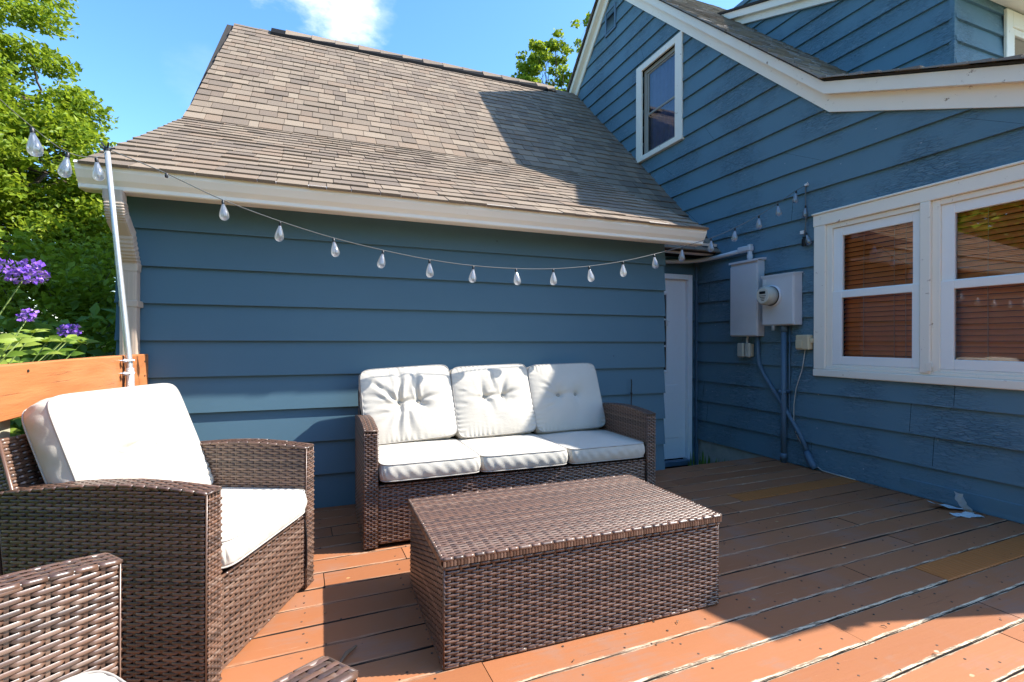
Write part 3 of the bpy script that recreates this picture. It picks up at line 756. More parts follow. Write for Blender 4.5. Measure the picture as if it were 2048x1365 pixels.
# ================================================================== RAILING and POLE
rl=thing('railing','orange stained deck railing board on a pale green post behind the armchair','railing',(-.80,1.9,0))
q=MB()
m=26; V=[];F=[]
prof=[(-.955,.818),(-.919,.815),(-.915,.819),(-.915,.987),(-.919,.992),(-.951,.992),(-.955,.988)]
for i in range(m+1):
    y=-.6+(3.393+.6)*i/m
    for (x,z) in prof: V.append((x+.001*math.sin(y*5),y,z+.0015*math.sin(y*4+x*30)))
k=len(prof)
for i in range(m):
    for j in range(k): F.append((i*k+j,i*k+(j+1)%k,(i+1)*k+(j+1)%k,(i+1)*k+j))
F+= [tuple(range(k)),tuple(m*k+j for j in range(k))]; q.add(V,F)
obj('rail_board',q,M_RAIL,rl)
for y in (2.045,.3,3.29):
    q=MB(); q.cbox(-1.05,-.9565,y,y+.09,-.34,.98,.005); obj('post',q,M_POST,rl)
for (y,z) in ((2.14,.965),(3.33,.95),(3.33,.87)):
    q=MB(); q.tube([(-.9155,y,z),(-.913,y,z)],.005,8); obj('screw',q,M_BLACK,rl)
pl=thing('metal_pole','slim grey metal pole strapped to the orange rail','pole',(-.87,2.98,0))
q=MB(); q.tube([(-.862,2.985,0.0),(-.874,2.99,.5),(-.888,2.998,.95),(-.944,3.005,1.55),(-.985,3.01,2.005)],[.0155,.0155,.0148,.0128,.0122],12); obj('pipe',q,M_GALV,pl,smooth=True)
q=MB(); q.tube([(-.864,2.986,.06),(-.885,2.997,.93)],.0178,12); obj('sleeve',q,M_GALV,pl,smooth=True)
for z in (.968,.905):
    q=MB()
    q.tube([(-.916,2.962,z),(-.888,2.972,z),(-.868,2.988,z),(-.870,3.010,z),(-.890,3.022,z),(-.916,3.027,z)],.004,6)
    q.tube([(-.900,2.955,z),(-.886,2.959,z-.004)],.010,8)
    obj('strap_clamp',q,M_GALV,pl)
q=MB(); q.tube([(-.985,3.01,2.005),(-.986,3.011,2.022)],.0145,10)
for a in range(5): q.tube([(-.985,3.01,2.01),(-.985+.033*math.cos(a*1.3),3.01+.033*math.sin(a*1.3),2.023+.014*(a%3))],.004,5)
obj('tie_cap',q,M_BLACK,pl)

# ================================================================== STRING LIGHTS
sg=thing('string_lights','string of clear teardrop bulbs swagged from the pole to the house wall','string lights',(-.985,3.01,2.016))
WP=[(0,2.016),(.051,1.925),(.103,1.817),(.160,1.728),(.217,1.658),(.274,1.607),(.331,1.569),(.389,1.548),(.449,1.546),(.505,1.560),(.562,1.594),(.619,1.645),(.675,1.714),(.728,1.788),(.786,1.877),(.836,1.978),(.888,2.101),(.931,2.221),(.975,2.352),(1.0,2.41)]
def wp(s): return Vector((-.985+4.865*s,3.01+.031*s,0))
pts=[]
for s,z in WP: p=wp(s); p.z=z; pts.append(p)
def smooth(ps,n=4):
    out=[]
    for i in range(len(ps)-1):
        p0,p1,p2,p3=ps[max(i-1,0)],ps[i],ps[i+1],ps[min(i+2,len(ps)-1)]
        for k in range(n):
            t=k/n; out.append(.5*((2*p1)+(-p0+p2)*t+(2*p0-5*p1+4*p2-p3)*t*t+(-p0+3*p1-3*p2+p3)*t**3))
    out.append(ps[-1]); return out
left=[Vector(p) for p in ((-.985,3.01,2.008),(-.993,2.907,1.938),(-1.003,2.65,1.868),(-.996,2.35,1.858),(-.99,2.0,1.885),(-.985,1.45,2.0))]
drop=[Vector(p) for p in ((3.868,3.041,2.405),(3.862,3.036,2.30),(3.86,3.03,2.15),(3.862,3.035,2.06),(3.858,3.045,1.98)) ]
drop2=[Vector(p) for p in ((3.862,3.035,2.07),(3.852,3.022,2.0),(3.85,3.018,1.95))]
cd=MB(); cd.tube(smooth(pts,6),.0027,6); cd.tube(smooth(left),.0015,6); cd.tube(smooth(drop),.0045,6); cd.tube(smooth(drop2),.004,6)
obj('cord',cd,M_CORDL,sg,smooth=True)
bulb0=MB(); bulb0.lathe([(.006,-.016),(.009,-.028),(.016,-.048),(.0215,-.066),(.0245,-.082),(.0225,-.096),(.015,-.106),(.005,-.110)],20)
sock=MB(); sock.lathe([(.003,.004),(.006,.0),(.0075,-.006),(.0078,-.018),(.007,-.021)],12)
fil=MB(); 
fil.tube([(0,0,-.034),(.003,0,-.05),(-.004,.002,-.062),(.005,-.002,-.070),(-.005,0,-.080),(.004,.002,-.088),(0,0,-.06)],.0012,5)
fil.lathe([(.003,-.03),(.0035,-.045),(.002,-.052)],8)
proto=None; nb=0
spots=[(p,random.uniform(-8,8),random.uniform(-10,10)) for p in pts[2:-1]]
spots+=[(Vector((-.993,2.907,1.938)),4,-4),(Vector((-1.003,2.65,1.868)),-6,5),(Vector((-.996,2.35,1.858)),3,8),(Vector((-.989,1.9,1.90)),3,0),
        (Vector((3.856,3.030,2.235)),-10,6),(Vector((3.848,3.017,2.0)),12,-4)]
dead=pts[1]
for (p,ax_,ay_) in spots:
    if proto is None:
        b=obj('bulb',bulb0,M_BULB,sg,smooth=True,local=True); obj('socket',sock,M_BLACK,b,local=True,smooth=True); obj('filament',fil,M_WHITE,b,local=True)
        proto=b
    else: b=dup(proto,sg)
    b.location=p-WLOC[sg.name]-Vector((0,0,.004)); b.rotation_euler=(R(ax_),R(ay_),random.uniform(0,6)); b.scale=(.97,.97,.97)
sk=obj('socket',sock,M_BLACK,sg,local=True,smooth=True); sk.location=dead-WLOC[sg.name]; sk['label']='empty socket without a bulb'
pg=MB(); pg.cbox(3.846,3.872,3.03,3.062,1.888,1.952,.004); pg.cbox(3.85,3.87,3.036,3.056,1.953,1.97,.003); obj('plug',pg,M_BLACK,sg)
q=MB(); q.box(3.846,3.862,3.042,3.074,1.995,2.022); obj('cord_tag',q,M_WHITE,sg)
q=MB(); q.cbox(3.862,3.884,3.02,3.05,2.402,2.422,.003); q.tube([(3.875,3.03,2.415),(3.86,3.015,2.425),(3.852,3.01,2.418)],.004,6); 
tag(obj('wall_hook',q,M_WHITE,origin=(3.875,3.035,2.41)),'small white hook on the blue gable wall holding the light cord','hook')

# ================================================================== WICKER FURNITURE
DU=.0285; DV=.0104
def weave(mb, O, U, V, N, width, height, top=None, left=None, right=None, du=DU, dv=DV, amp=.0042, stakes=True, phase=0):
    """woven strands along U, rows along V, standing off along N; top(u): upper limit; left/right(v): ends"""
    O,U,V,N=(np.array(a,float) for a in (O,U,V,N))
    nr=int(height/dv); step=du/6
    for r in range(nr):
        v=(r+.5)*dv
        a=left(v) if left else 0.; b=right(v) if right else width
        m=int(math.ceil((b-a)/step))+1
        if m<3: continue
        us=np.linspace(a,b,m)
        ok=np.ones(m,bool) if top is None else np.array([top(x)>v+dv*.3 for x in us])
        i=0
        while i<m:
            if not ok[i]: i+=1; continue
            j=i
            while j<m and ok[j]: j+=1
            if j-i>2:
                uu=us[i:j]
                ph_=((r+phase)%2); d_=np.abs(((uu/du-ph_)/2+.5)%1-.5)*2*du; w=1-2*np.exp(-(d_/(.23*du))**4)
                w=w-.18*(np.minimum(1,np.abs(d_-du)/(.75*du))**2)
                jit=random.uniform(-.0006,.0006)
                hw=dv*.5*(.80+.10*w)
                off=amp*w
                base=O[None,:]+uu[:,None]*U[None,:]
                P=np.empty((len(uu),3,3))
                P[:,0]=base+(v-hw+jit)[:,None]*V+(off-.0011)[:,None]*N
                P[:,1]=base+(v+jit)*V+(off+.0024)[:,None]*N
                P[:,2]=base+(v+hw+jit)[:,None]*V+(off-.0011)[:,None]*N
                n=len(uu); idx=np.arange(n-1)*3
                F=np.concatenate([np.stack([idx,idx+3,idx+4,idx+1],1),np.stack([idx+1,idx+4,idx+5,idx+2],1)])
                mb.arrays(P.reshape(-1,3),F)
            i=j
    if stakes:
        k=0
        while k*du<=width+1e-6:
            u=k*du; t=height if top is None else min(height,top(u)-.002); lo=0.
            if t>.02 and (left is None or (u>=left(t) )) :
                a=O+U*(u-.0036); b=O+U*(u+.0036)
                mb.quad(a-N*.0022,b-N*.0022,b+V*t-N*.0022,a+V*t-N*.0022)
            k+=1
def wrap_strip(mb, pts, wdir, w, seg=.030):
    """glossy strand bound lengthwise over an edge: little overlapping lengths"""
    pass
def edge_bind(mb, pts, r=.0058, seg=.040):
    """edge strand: a flat round strand wrapped at intervals by a cross strand"""
    pts=[Vector(p) for p in pts]
    if seg<.013: mb.tube(pts,r,7); return
    mb.tube(pts,r*.72,6)
    path=[pts[0]]
    for a,b in zip(pts[:-1],pts[1:]):                                # even lengths of strand with a dark gap where the next one starts
        L=(b-a).length
        n=max(1,round(L/.012))
        path+=[a.lerp(b,i/n) for i in range(1,n+1)]
    k=max(2,round(seg/.012)); i=0
    while i<len(path)-1:
        j=min(len(path)-1,i+k+random.choice((0,0,1))); sg_=path[i:j+1]
        d0=(sg_[1]-sg_[0])*.12; d1=(sg_[-1]-sg_[-2])*.12
        sg_=[sg_[0]+d0]+sg_[1:-1]+[sg_[-1]-d1]
        mb.tube(sg_,[r*random.uniform(.96,1.06)]*len(sg_),7); i=j
    return
    acc=0
    for a,b in zip(pts[:-1],pts[1:]):
        L=(b-a).length; d=(b-a)/L if L else Vector((1,0,0))
        t=-acc
        while t+seg<=L:
            t+=seg; p=a+d*t; mb.tube([p-d*.0042,p+d*.0042],r*1.13,7,True)
        acc=L-t if L>t else 0
def arm_top(y):  # arched arm: local y -> z
    return .612+.022*math.sin(math.pi*min(1,max(0,y/.69))**.9) - .014*max(0,y-.25)/.41
ARM_T=.064; ARM_L=.665
def arm_back(z): return .605+.06*z/.6
def make_seat(name,label,cat,M,W,group=None,front_shadow=True):
    """woven armchair or sofa: local x along the width, y towards the back, z up"""
    root=thing(name,label,cat,M=M,group=group)
    for side in (0,1):
        xo=0 if side==0 else W-ARM_T
        m=MB()
        # outer and inner faces
        for (x,n) in ((xo,-1),(xo+ARM_T,1)):
            weave(m,(x,0,.012),(0,1,0),(0,0,1),(n,0,0),ARM_L,.65,top=lambda u:arm_top(u)-.016,right=lambda v:arm_back(v)-.004,left=lambda v:.006,phase=side)
        # front face
        weave(m,(xo,-.0,.012),(1,0,0),(0,0,1),(0,-1,0),ARM_T,.592,du=.0155,phase=1)
        # back face
        weave(m,(xo,.62,.012),(1,0,0),Vector((0,.055,.6)).normalized(),(0,1,0),ARM_T,.585,du=.0155)
        # arched top, strands running front to back
        K=26; ys=[ARM_L*i/K for i in range(K+1)]
        nst=6
        for s in range(nst):
            xa=xo+ARM_T*(s+.5)/nst; hw=ARM_T/nst*.47; V=[];F=[]
            nn=int(ARM_L/.0058)
            for i in range(nn+1):
                y=ARM_L*i/nn; d_=abs(((y/.0225-s%2)/2+.5)%1-.5)*.045; w=1-2*math.exp(-(d_/.0055)**4)
                z=arm_top(y)+.0022*w
                V+= [(xa-hw,y,z-.0006),(xa,y,z+.0009),(xa+hw,y,z-.0006)]
            for i in range(nn): F+= [(3*i,3*i+3,3*i+4,3*i+1),(3*i+1,3*i+4,3*i+5,3*i+2)]
            m.add(V,F)
        for i in range(int(ARM_L/.0225)):
            y=.0225*i; z=arm_top(y)-.0005; m.quad((xo,y-.0045,z),(xo+ARM_T,y-.0045,z),(xo+ARM_T,y+.0045,z),(xo,y+.0045,z))
        for x in (xo,xo+ARM_T):
            edge_bind(m,[(x,y,arm_top(y)-.003) for y in ys])
            edge_bind(m,[(x,.001,.010),(x,.001,arm_top(0)-.004)],.0022,.0098)
            edge_bind(m,[(x,arm_back(0),.010),(x,ARM_L,arm_top(ARM_L)-.004)],.0024,.0098)
        edge_bind(m,[(xo,0,arm_top(0)-.003),(xo+ARM_T,0,arm_top(0)-.003)],.0045,.012)
        a=obj('arm',m,M_WICK,root,local=True,smooth=True)
        c=MB(); d=.004
        prof=[(d,.006)]+[(max(d,min(y,ARM_L-d)),arm_top(y)-.006) for y in ys]+[(arm_back(0)-d,.006)]
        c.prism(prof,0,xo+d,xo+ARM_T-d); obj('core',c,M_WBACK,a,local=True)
    # front panel, a little behind the arm fronts, with a slit at each side
    m=MB(); x0=ARM_T+.007; w=W-2*ARM_T-.014
    weave(m,(x0,.012,.030),(1,0,0),(0,0,1),(0,-1,0),w,.288)
    edge_bind(m,[(x0,.014,.320),(x0+w,.014,.320)],.006); edge_bind(m,[(x0,.014,.028),(x0+w,.014,.028)],.005)
    fp_=obj('front_panel',m,M_WICK,root,local=True,smooth=True)
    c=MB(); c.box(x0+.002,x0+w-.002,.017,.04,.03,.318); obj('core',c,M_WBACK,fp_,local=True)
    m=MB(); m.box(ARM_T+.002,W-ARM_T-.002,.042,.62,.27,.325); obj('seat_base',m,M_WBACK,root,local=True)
    # backrest, leaning back
    y0,z0,y1,z1=.555,.30,.685,.755; B=Vector((0,y1-y0,z1-z0)); L=B.length; B.normalize(); Nf_=Vector((0,-B.z,B.y))
    m=MB(); x0=ARM_T*.35; w=W-2*x0; t=.05
    if W<1: weave(m,(x0,y0,z0),(1,0,0),B,Nf_,w,L)
    o2=Vector((x0,y0,z0))-Nf_*t
    weave(m,o2,(1,0,0),B,-Nf_,w,L)
    for xx in (x0,x0+w):
        p=Vector((xx,y0,z0)); sgn=-1 if xx==x0 else 1
        weave(m,p-Nf_*t,Nf_,B,(sgn,0,0),t,L,du=.0125)
        edge_bind(m,[p,p+B*L],.006,.012); edge_bind(m,[p-Nf_*t,p-Nf_*t+B*L],.006,.012)
    q0=Vector((x0,y0,z0))+B*L
    weave(m,q0-Nf_*t,(1,0,0),Nf_,B,w,t)
    edge_bind(m,[q0,q0+Vector((w,0,0))],.007); edge_bind(m,[q0-Nf_*t,q0-Nf_*t+Vector((w,0,0))],.007)
    br=obj('backrest',m,M_WICK,root,local=True,smooth=True)
    c=MB(); e=.004; A=Vector((x0+e,y0,z0))-Nf_*e; c_=[A,A+B*(L-e),A+B*(L-e)-Nf_*(t-2*e),A-Nf_*(t-2*e)]
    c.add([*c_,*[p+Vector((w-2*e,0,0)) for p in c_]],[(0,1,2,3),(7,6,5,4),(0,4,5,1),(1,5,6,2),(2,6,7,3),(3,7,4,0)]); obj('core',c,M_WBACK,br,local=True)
    # strap end hanging in the slit
    m=MB(); xs_=W-ARM_T-.004; m.tube([(xs_,.004,.30),(xs_+.001,-.003,.22),(xs_,-.004,.12),(xs_-.002,-.003,.10)],.0035,6); obj('tie_strap',m,M_BLACK,root,local=True)
    for x in (.035,W-.035):
        for y in (.035,.56):
            m=MB(); m.tube([(x,y,.012),(x,y,0)],.018,10); obj('foot',m,M_BLACK,root,local=True)
    return root
def frame(o,ang): return Matrix.Translation((o[0],o[1],0))@Matrix.Rotation(R(ang),4,'Z')
MC1=frame((-.313,1.707),65.8); MC2=frame((.0476,.7147),128.8); MS=frame((.212,2.605),0)
GS='wicker seats of the patio set'
make_seat('armchair','brown wicker armchair with cream cushions in front of the orange railing','armchair',MC1,.70,GS)
make_seat('armchair','nearest brown wicker armchair cut off at the bottom left, front toward the coffee table','armchair',MC2,.755,GS)
make_seat('sofa','three seat brown wicker sofa against the blue garage wall','sofa',MS,1.778,GS)

# coffee table
tb=thing('coffee_table','rectangular brown wicker storage coffee table in front of the sofa','coffee table',(.945,1.885,0))
X0,X1,Y0,Y1,HT=.378,1.512,1.575,2.20,.367
m=MB()
weave(m,(X0,Y0,.010),(1,0,0),(0,0,1),(0,-1,0),X1-X0,.318,dv=.0094); weave(m,(X0,Y1,.010),(0,-1,0),(0,0,1),(-1,0,0),Y1-Y0,.318,dv=.0094)
weave(m,(X1,Y0,.010),(0,1,0),(0,0,1),(1,0,0),Y1-Y0,.318,dv=.0094); weave(m,(X0,Y1,.010),(1,0,0),(0,0,1),(0,1,0),X1-X0,.318,dv=.0094)
for x in (X0,X1):
    for y in (Y0,Y1): edge_bind(m,[(x,y,.006),(x,y,.328)],.0032,.0098)
cs=[(X0,Y0),(X1,Y0),(X1,Y1),(X0,Y1),(X0,Y0)]
edge_bind(m,[(x,y,.330) for x,y in cs],.0065); edge_bind(m,[(x,y,.008) for x,y in cs],.006)
bo=obj('body',m,M_WICK,tb,smooth=True); c=MB(); c.box(X0+.004,X1-.004,Y0+.004,Y1-.004,.006,.333); obj('core',c,M_WBACK,bo)
m=MB(); e=.008
weave(m,(X0-e,Y0-e,HT-.003),(1,0,0),(0,1,0),(0,0,1),X1-X0+2*e,Y1-Y0+2*e,dv=.0094)
lc_=[(X0-e,Y0-e),(X1+e,Y0-e),(X1+e,Y1+e),(X0-e,Y1+e),(X0-e,Y0-e)]
edge_bind(m,[(x,y,HT-.004) for x,y in lc_],.0068,.031)
for a,b in zip(lc_[:-1],lc_[1:]):                                   # close-set vertical wraps round the lid's edge
    L=math.dist(a,b); k=int(L/.0115); nx,ny=(b[1]-a[1])/L,-(b[0]-a[0])/L
    for i in range(k):
        t0,t1=(i+.06)/k,(i+.94)/k; p=(a[0]+(b[0]-a[0])*t0,a[1]+(b[1]-a[1])*t0); q=(a[0]+(b[0]-a[0])*t1,a[1]+(b[1]-a[1])*t1)
        mid=((p[0]+q[0])/2+nx*.0062,(p[1]+q[1])/2+ny*.0062); p=(p[0]+nx*.0045,p[1]+ny*.0045); q=(q[0]+nx*.0045,q[1]+ny*.0045)
        m.add([(*p,HT-.026),(*mid,HT-.026),(*q,HT-.026),(*p,HT-.004),(*mid,HT-.003),(*q,HT-.004)],[(0,1,4,3),(1,2,5,4)])
lo=obj('lid',m,M_WICK,tb,smooth=True); c=MB(); c.box(X0-e+.001,X1+e-.001,Y0-e+.001,Y1+e-.001,.3385,HT-.006); obj('core',c,M_WBACK,lo)

# ================================================================== CUSHIONS
def make_cushion(name,label,cat,group,M,w,h,t,buttons=(),creases=(),seed=0,dome=.022,pucker=.003,slump=0.0,mess=.004):
    """boxed cushion in its own frame: x width, y height, +z face; creases: (x,y,angle,length,depth,width)"""
    rg=np.random.default_rng(seed); N=84
    g=np.linspace(-1,1,N+1)
    g=np.sign(g)*(1-(1-np.abs(g))**1.35)
    U,V=np.meshgrid(g,g,indexing='xy')
    # rounded outline
    p=11.0; r=np.maximum(np.abs(U),np.abs(V))+1e-9; nrm=(np.abs(U)**p+np.abs(V)**p)**(1/p)+1e-9
    k=np.where(r>0,r/nrm,1.0); Uc=U*(1-(1-k)*r**3); Vc=V*(1-(1-k)*r**3)
    X=Uc*w/2; Y=Vc*h/2
    bulge=(1-np.abs(U)**2.6)*(1-np.abs(V)**2.6)
    edge=np.minimum(1-np.abs(U),1-np.abs(V))
    def face(front):
        z=t/2+dome*bulge**.75
        # soft unevenness
        for q in range(5):
            fx,fy=rg.uniform(3,11,2); ph=rg.uniform(0,6,2); z+=mess*.35*np.sin(X*fx*2+ph[0])*np.sin(Y*fy*2+ph[1])*bulge
        if front:
            for (bx,by) in buttons:
                d2=(X-bx)**2+(Y-by)**2; z-=.022*np.exp(-d2/.017**2)+.026*np.exp(-d2/.060**2)
            for (cx,cy,ang,L,dep,wd) in creases:
                ca_,sa_=math.cos(R(ang)),math.sin(R(ang)); dx,dy=X-cx,Y-cy
                s=dx*ca_+dy*sa_; q=-dx*sa_+dy*ca_ + .006*np.sin(s*30+cx*50)
                env=np.clip(s/.02,0,1)*np.clip((L-s)/(L*.75),0,1)
                ww=wd*(1+1.6*np.clip(s/L,0,1))
                dep_=dep*.8; z-=dep_*env*np.exp(-(q/ww)**2)*np.clip(edge/.05,0,1)
                z+=dep_*.5*env*np.exp(-((np.abs(q)-2.0*ww)/(1.1*ww))**2)*np.clip(edge/.05,0,1)
        # puckers along the seams
        per=np.where(np.abs(U)>np.abs(V),Y,X); f=2*math.pi/.035
        amp=pucker*np.exp(-edge/.10)*np.clip(edge/.02,0,1)
        z+=amp*np.sin(per*f+np.sin(per*21+seed)*2.2)*(.4+.6*np.sin(per*13+seed))
        return z
    zt=face(True); zb=-face(False)*.9
    n=N+1; VV=[]; F=[]
    top=np.stack([X,Y-slump*(1-bulge)*0,zt],-1).reshape(-1,3); bot=np.stack([X,Y,zb],-1).reshape(-1,3)
    idx=np.arange(N*n).reshape(N,n)[:,:-1].ravel()
    Ft=np.stack([idx,idx+1,idx+n+1,idx+n],1); Fb=Ft[:,::-1]+n*n
    loop=[(i,0) for i in range(N)]+[(N,j) for j in range(N)]+[(i,N) for i in range(N,0,-1)]+[(0,j) for j in range(N,0,-1)]
    li=np.array([j*n+i for i,j in loop]); m=len(li)
    a=top[li]; b=bot[li]; rows=[]; rn=7
    cen=np.array([0,0,0.]); out=a.copy(); out[:,2]=0; out/= (np.linalg.norm(out,axis=1,keepdims=True)+1e-9)
    sd=[]
    wr=rg.uniform(0,6.28,4)
    arc=np.arange(m)/m*2*math.pi
    for q in range(1,rn):
        f=q/rn; bl_=math.sin(math.pi*f)
        P=a*(1-f)+b*f+out*(.010*bl_+.0018*bl_*(np.sin(arc*23+wr[0]+f*5)+np.sin(arc*41+wr[1]-f*7)))[:,None]
        sd.append(P)
    verts=np.concatenate([top,bot]+sd); base=2*n*n
    rings=[li]+[base+q*m+np.arange(m) for q in range(rn-1)]+[li+n*n]
    Fs=[]
    for r0,r1 in zip(rings[:-1],rings[1:]): Fs.append(np.stack([r0,r1,np.roll(r1,-1),np.roll(r0,-1)],1))
    F=np.concatenate([Ft,Fb]+Fs)
    mb=MB(); mb.arrays(verts,F)
    o=obj(name,mb,M_FAB,local=True,smooth=True); o.matrix_world=M
    tag(o,label,cat,group)
    pp=MB()
    for L in (a,b):
        cyc=[Vector(q) for q in L[::2]]; cyc.append(cyc[0]); pp.tube([c+Vector((c.x,c.y,0)).normalized()*.001 for c in cyc],.0030,6,False)
    obj('piping',pp,M_PIPE,o,local=True,smooth=True)
    for (bx,by) in buttons:
        i=int(np.argmin((top[:,0]-bx)**2+(top[:,1]-by)**2)); z=top[i,2]
        q=MB(); q.lathe([(.0135,-.004),(.0150,.004),(.0125,.010),(.006,.0125)],16,Matrix.Translation((bx,by,z))); obj('button',q,M_BTN,o,local=True,smooth=True)
    return o
def backM(xc,yb,zb,h,t,tilt,base,roll=0):
    """cushion leaning back by tilt: bottom edge centre of its back-to-front middle at (xc,yb,zb) in base frame"""
    a=R(tilt); M=Matrix(((1,0,0,0),(0,math.sin(a),-math.cos(a),0),(0,math.cos(a),math.sin(a),0),(0,0,0,1)))
    T=Matrix.Translation((xc,yb+math.sin(a)*h/2,zb+math.cos(a)*h/2))
    return base@T@M@Matrix.Rotation(R(roll),4,'Z')
def rad(bx,by,angs,L,dep,wd=.007):
    return [(bx,by,a+random.uniform(-7,7),L*random.uniform(.6,1.2),dep*random.uniform(.6,1.15),wd*random.uniform(.8,1.3)) for a in angs]
GSC='sofa seat cushions'; GBC='sofa back cushions'
SW=.548
ylab=('left','middle','right')
def bt(dx,dy): return [(-dx,dy),(dx,dy)]
seatlab=['left cream sofa seat cushion next to the sunlit wicker arm','middle cream sofa seat cushion between two others','right cream sofa seat cushion half in shadow']
backlab=['left sofa back cushion, badly creased, with bulb shadows across its top','middle sofa back cushion fully in sun with two tufted buttons','right sofa back cushion crossed by a slanting shadow edge']
for i in range(3):
    xc=ARM_T+.004+SW*(i+.5)
    dy=(-.012,0,.008)[i]
    make_cushion('seat_cushion',seatlab[i],'cushion',GSC,MS@Matrix.Translation((xc,.262+dy,.392-.004*i))@Matrix.Rotation(R((1.2,-.8,.4)[i]),4,'Z'),SW-.008,.555,.088,seed=11+i,dome=.012,pucker=.0025,
                 creases=[(-.2,-.2,60,.2,.004,.01),(.12,-.22,100,.22,.003,.012)])
B=[bt(.058,.005),bt(.066,.02),bt(.066,.01)]
cr0=[(-.058,.005,88,.26,.022,.009),(.058,.01,93,.24,.018,.008),(-.058,.005,3,.11,.012,.007),(.058,.005,12,.2,.012,.008),(-.058,.005,140,.22,.013,.009),(-.058,.0,178,.2,.009,.01),(-.058,.0,-100,.24,.016,.010),(-.03,-.05,-80,.2,.010,.012),(.058,.0,-60,.2,.010,.012),(.058,.0,-35,.2,.008,.012),(-.15,.1,150,.13,.008,.008),(-.14,.03,165,.13,.008,.008),(-.13,-.05,195,.14,.007,.008),(-.058,0,-125,.2,.010,.010)]
cr1=[(-.066,.02,178,.15,.010,.007),(-.066,.02,0,.13,.016,.007),(.066,.02,15,.16,.010,.008),(.066,.02,80,.2,.009,.010),(-.066,.02,100,.18,.009,.010),(0.0,.19,-90,.16,.010,.007),(-.066,.02,-70,.2,.008,.014),(.066,.02,-110,.2,.006,.014),(-.19,.06,170,.07,.006,.006),(-.19,-.02,175,.07,.006,.006)]
cr2=[(-.066,.01,0,.13,.007,.01),(-.066,.01,160,.16,.009,.008),(-.066,.01,190,.16,.008,.008),(-.12,.06,150,.12,.007,.007),(-.12,-.06,200,.12,.006,.007),(.066,.01,-90,.2,.004,.016)]
for i,(cr,tl,rl_) in enumerate(((cr0,22,3.2),(cr1,21,1.8),(cr2,20,1.2))):
    xc=ARM_T+.002+SW*(i+.5)+(-.022,-.004,-.004)[i]
    make_cushion('back_cushion',backlab[i],'cushion',GBC,backM(xc,.505,.440,.475,.11,tl,MS,rl_),SW+(.022,.002,-.006)[i],.475,.095,B[i],cr,seed=21+i,dome=.030,pucker=.0045,mess=.007)
make_cushion('seat_cushion','cream seat cushion of the wicker armchair by the railing','cushion',None,MC1@Matrix.Translation((.35,.262,.392)),.562,.555,.088,seed=41,dome=.012,creases=[(-.1,-.1,20,.2,.003,.015)])
make_cushion('back_cushion','plump cream back cushion of the armchair by the railing','cushion',None,backM(.35,.445,.430,.475,.11,23,MC1,0),.572,.475,.100,bt(.078,.01),
             [(-.075,.01,0,.15,.020,.008),(.075,.01,20,.16,.008,.009),(-.075,.01,75,.13,.008,.009),(-.075,.01,190,.14,.007,.009),(-.075,.01,120,.14,.005,.009),(.075,.01,100,.14,.004,.009)],seed=42,dome=.028,pucker=.0045,mess=.005)
make_cushion('seat_cushion','cream seat cushion of the nearest armchair, only its corner showing','cushion',None,MC2@Matrix.Translation((.388,.315,.373)),.60,.555,.088,seed=43,dome=.014)

# ================================================================== VEGETATION
def leaf_mesh(mb, P, size, rg, up=.35, aspect=.62, lobes=False):
    n=len(P)
    d=rg.normal(size=(n,3)); d/=np.linalg.norm(d,axis=1,keepdims=True)
    nr=rg.normal(size=(n,3)); nr[:,2]=np.abs(nr[:,2])+up; nr/=np.linalg.norm(nr,axis=1,keepdims=True)
    d-=nr*np.sum(d*nr,1,keepdims=True); d/=np.linalg.norm(d,axis=1,keepdims=True)+1e-9
    b=np.cross(nr,d); s=size*rg.uniform(.6,1.3,(n,1))
    fold=.16*s
    A=P-d*s*.5; Bq=P+b*s*aspect*.5+nr*fold*.5; C=P+d*s*.5-nr*fold*.3; D=P-b*s*aspect*.5+nr*fold*.5
    V=np.stack([A,Bq,C,D],1).reshape(-1,3); i=np.arange(n)*4
    mb.arrays(V,np.stack([i,i+1,i+2,i+3],1))
def clump_points(rg, centres, n, rad_):
    c=centres[rg.integers(0,len(centres),n)]; d=rg.normal(size=(n,3)); d/=np.linalg.norm(d,axis=1,keepdims=True)
    return c+d*(rad_*rg.uniform(.15,1,(n,1))**.6)*np.array([1,1,.62])
def in_ellipsoid(rg, c, r, n, lo=.55):
    d=rg.normal(size=(n,3)); d/=np.linalg.norm(d,axis=1,keepdims=True)
    return np.array(c)+d*np.array(r)*rg.uniform(lo**3,1,(n,1))**(1/3)
def limb(mb, a, b, r0, r1, rg, n=6, wob=.12):
    a,b=Vector(a),Vector(b); pts=[]; L=(b-a).length
    for i in range(n+1):
        t=i/n; p=a.lerp(b,t)
        if 0<i<n: p+=Vector(rg.normal(size=3))*wob*L*.12
        pts.append(p)
    mb.tube(pts,[r0+(r1-r0)*i/n for i in range(n+1)],7); return pts
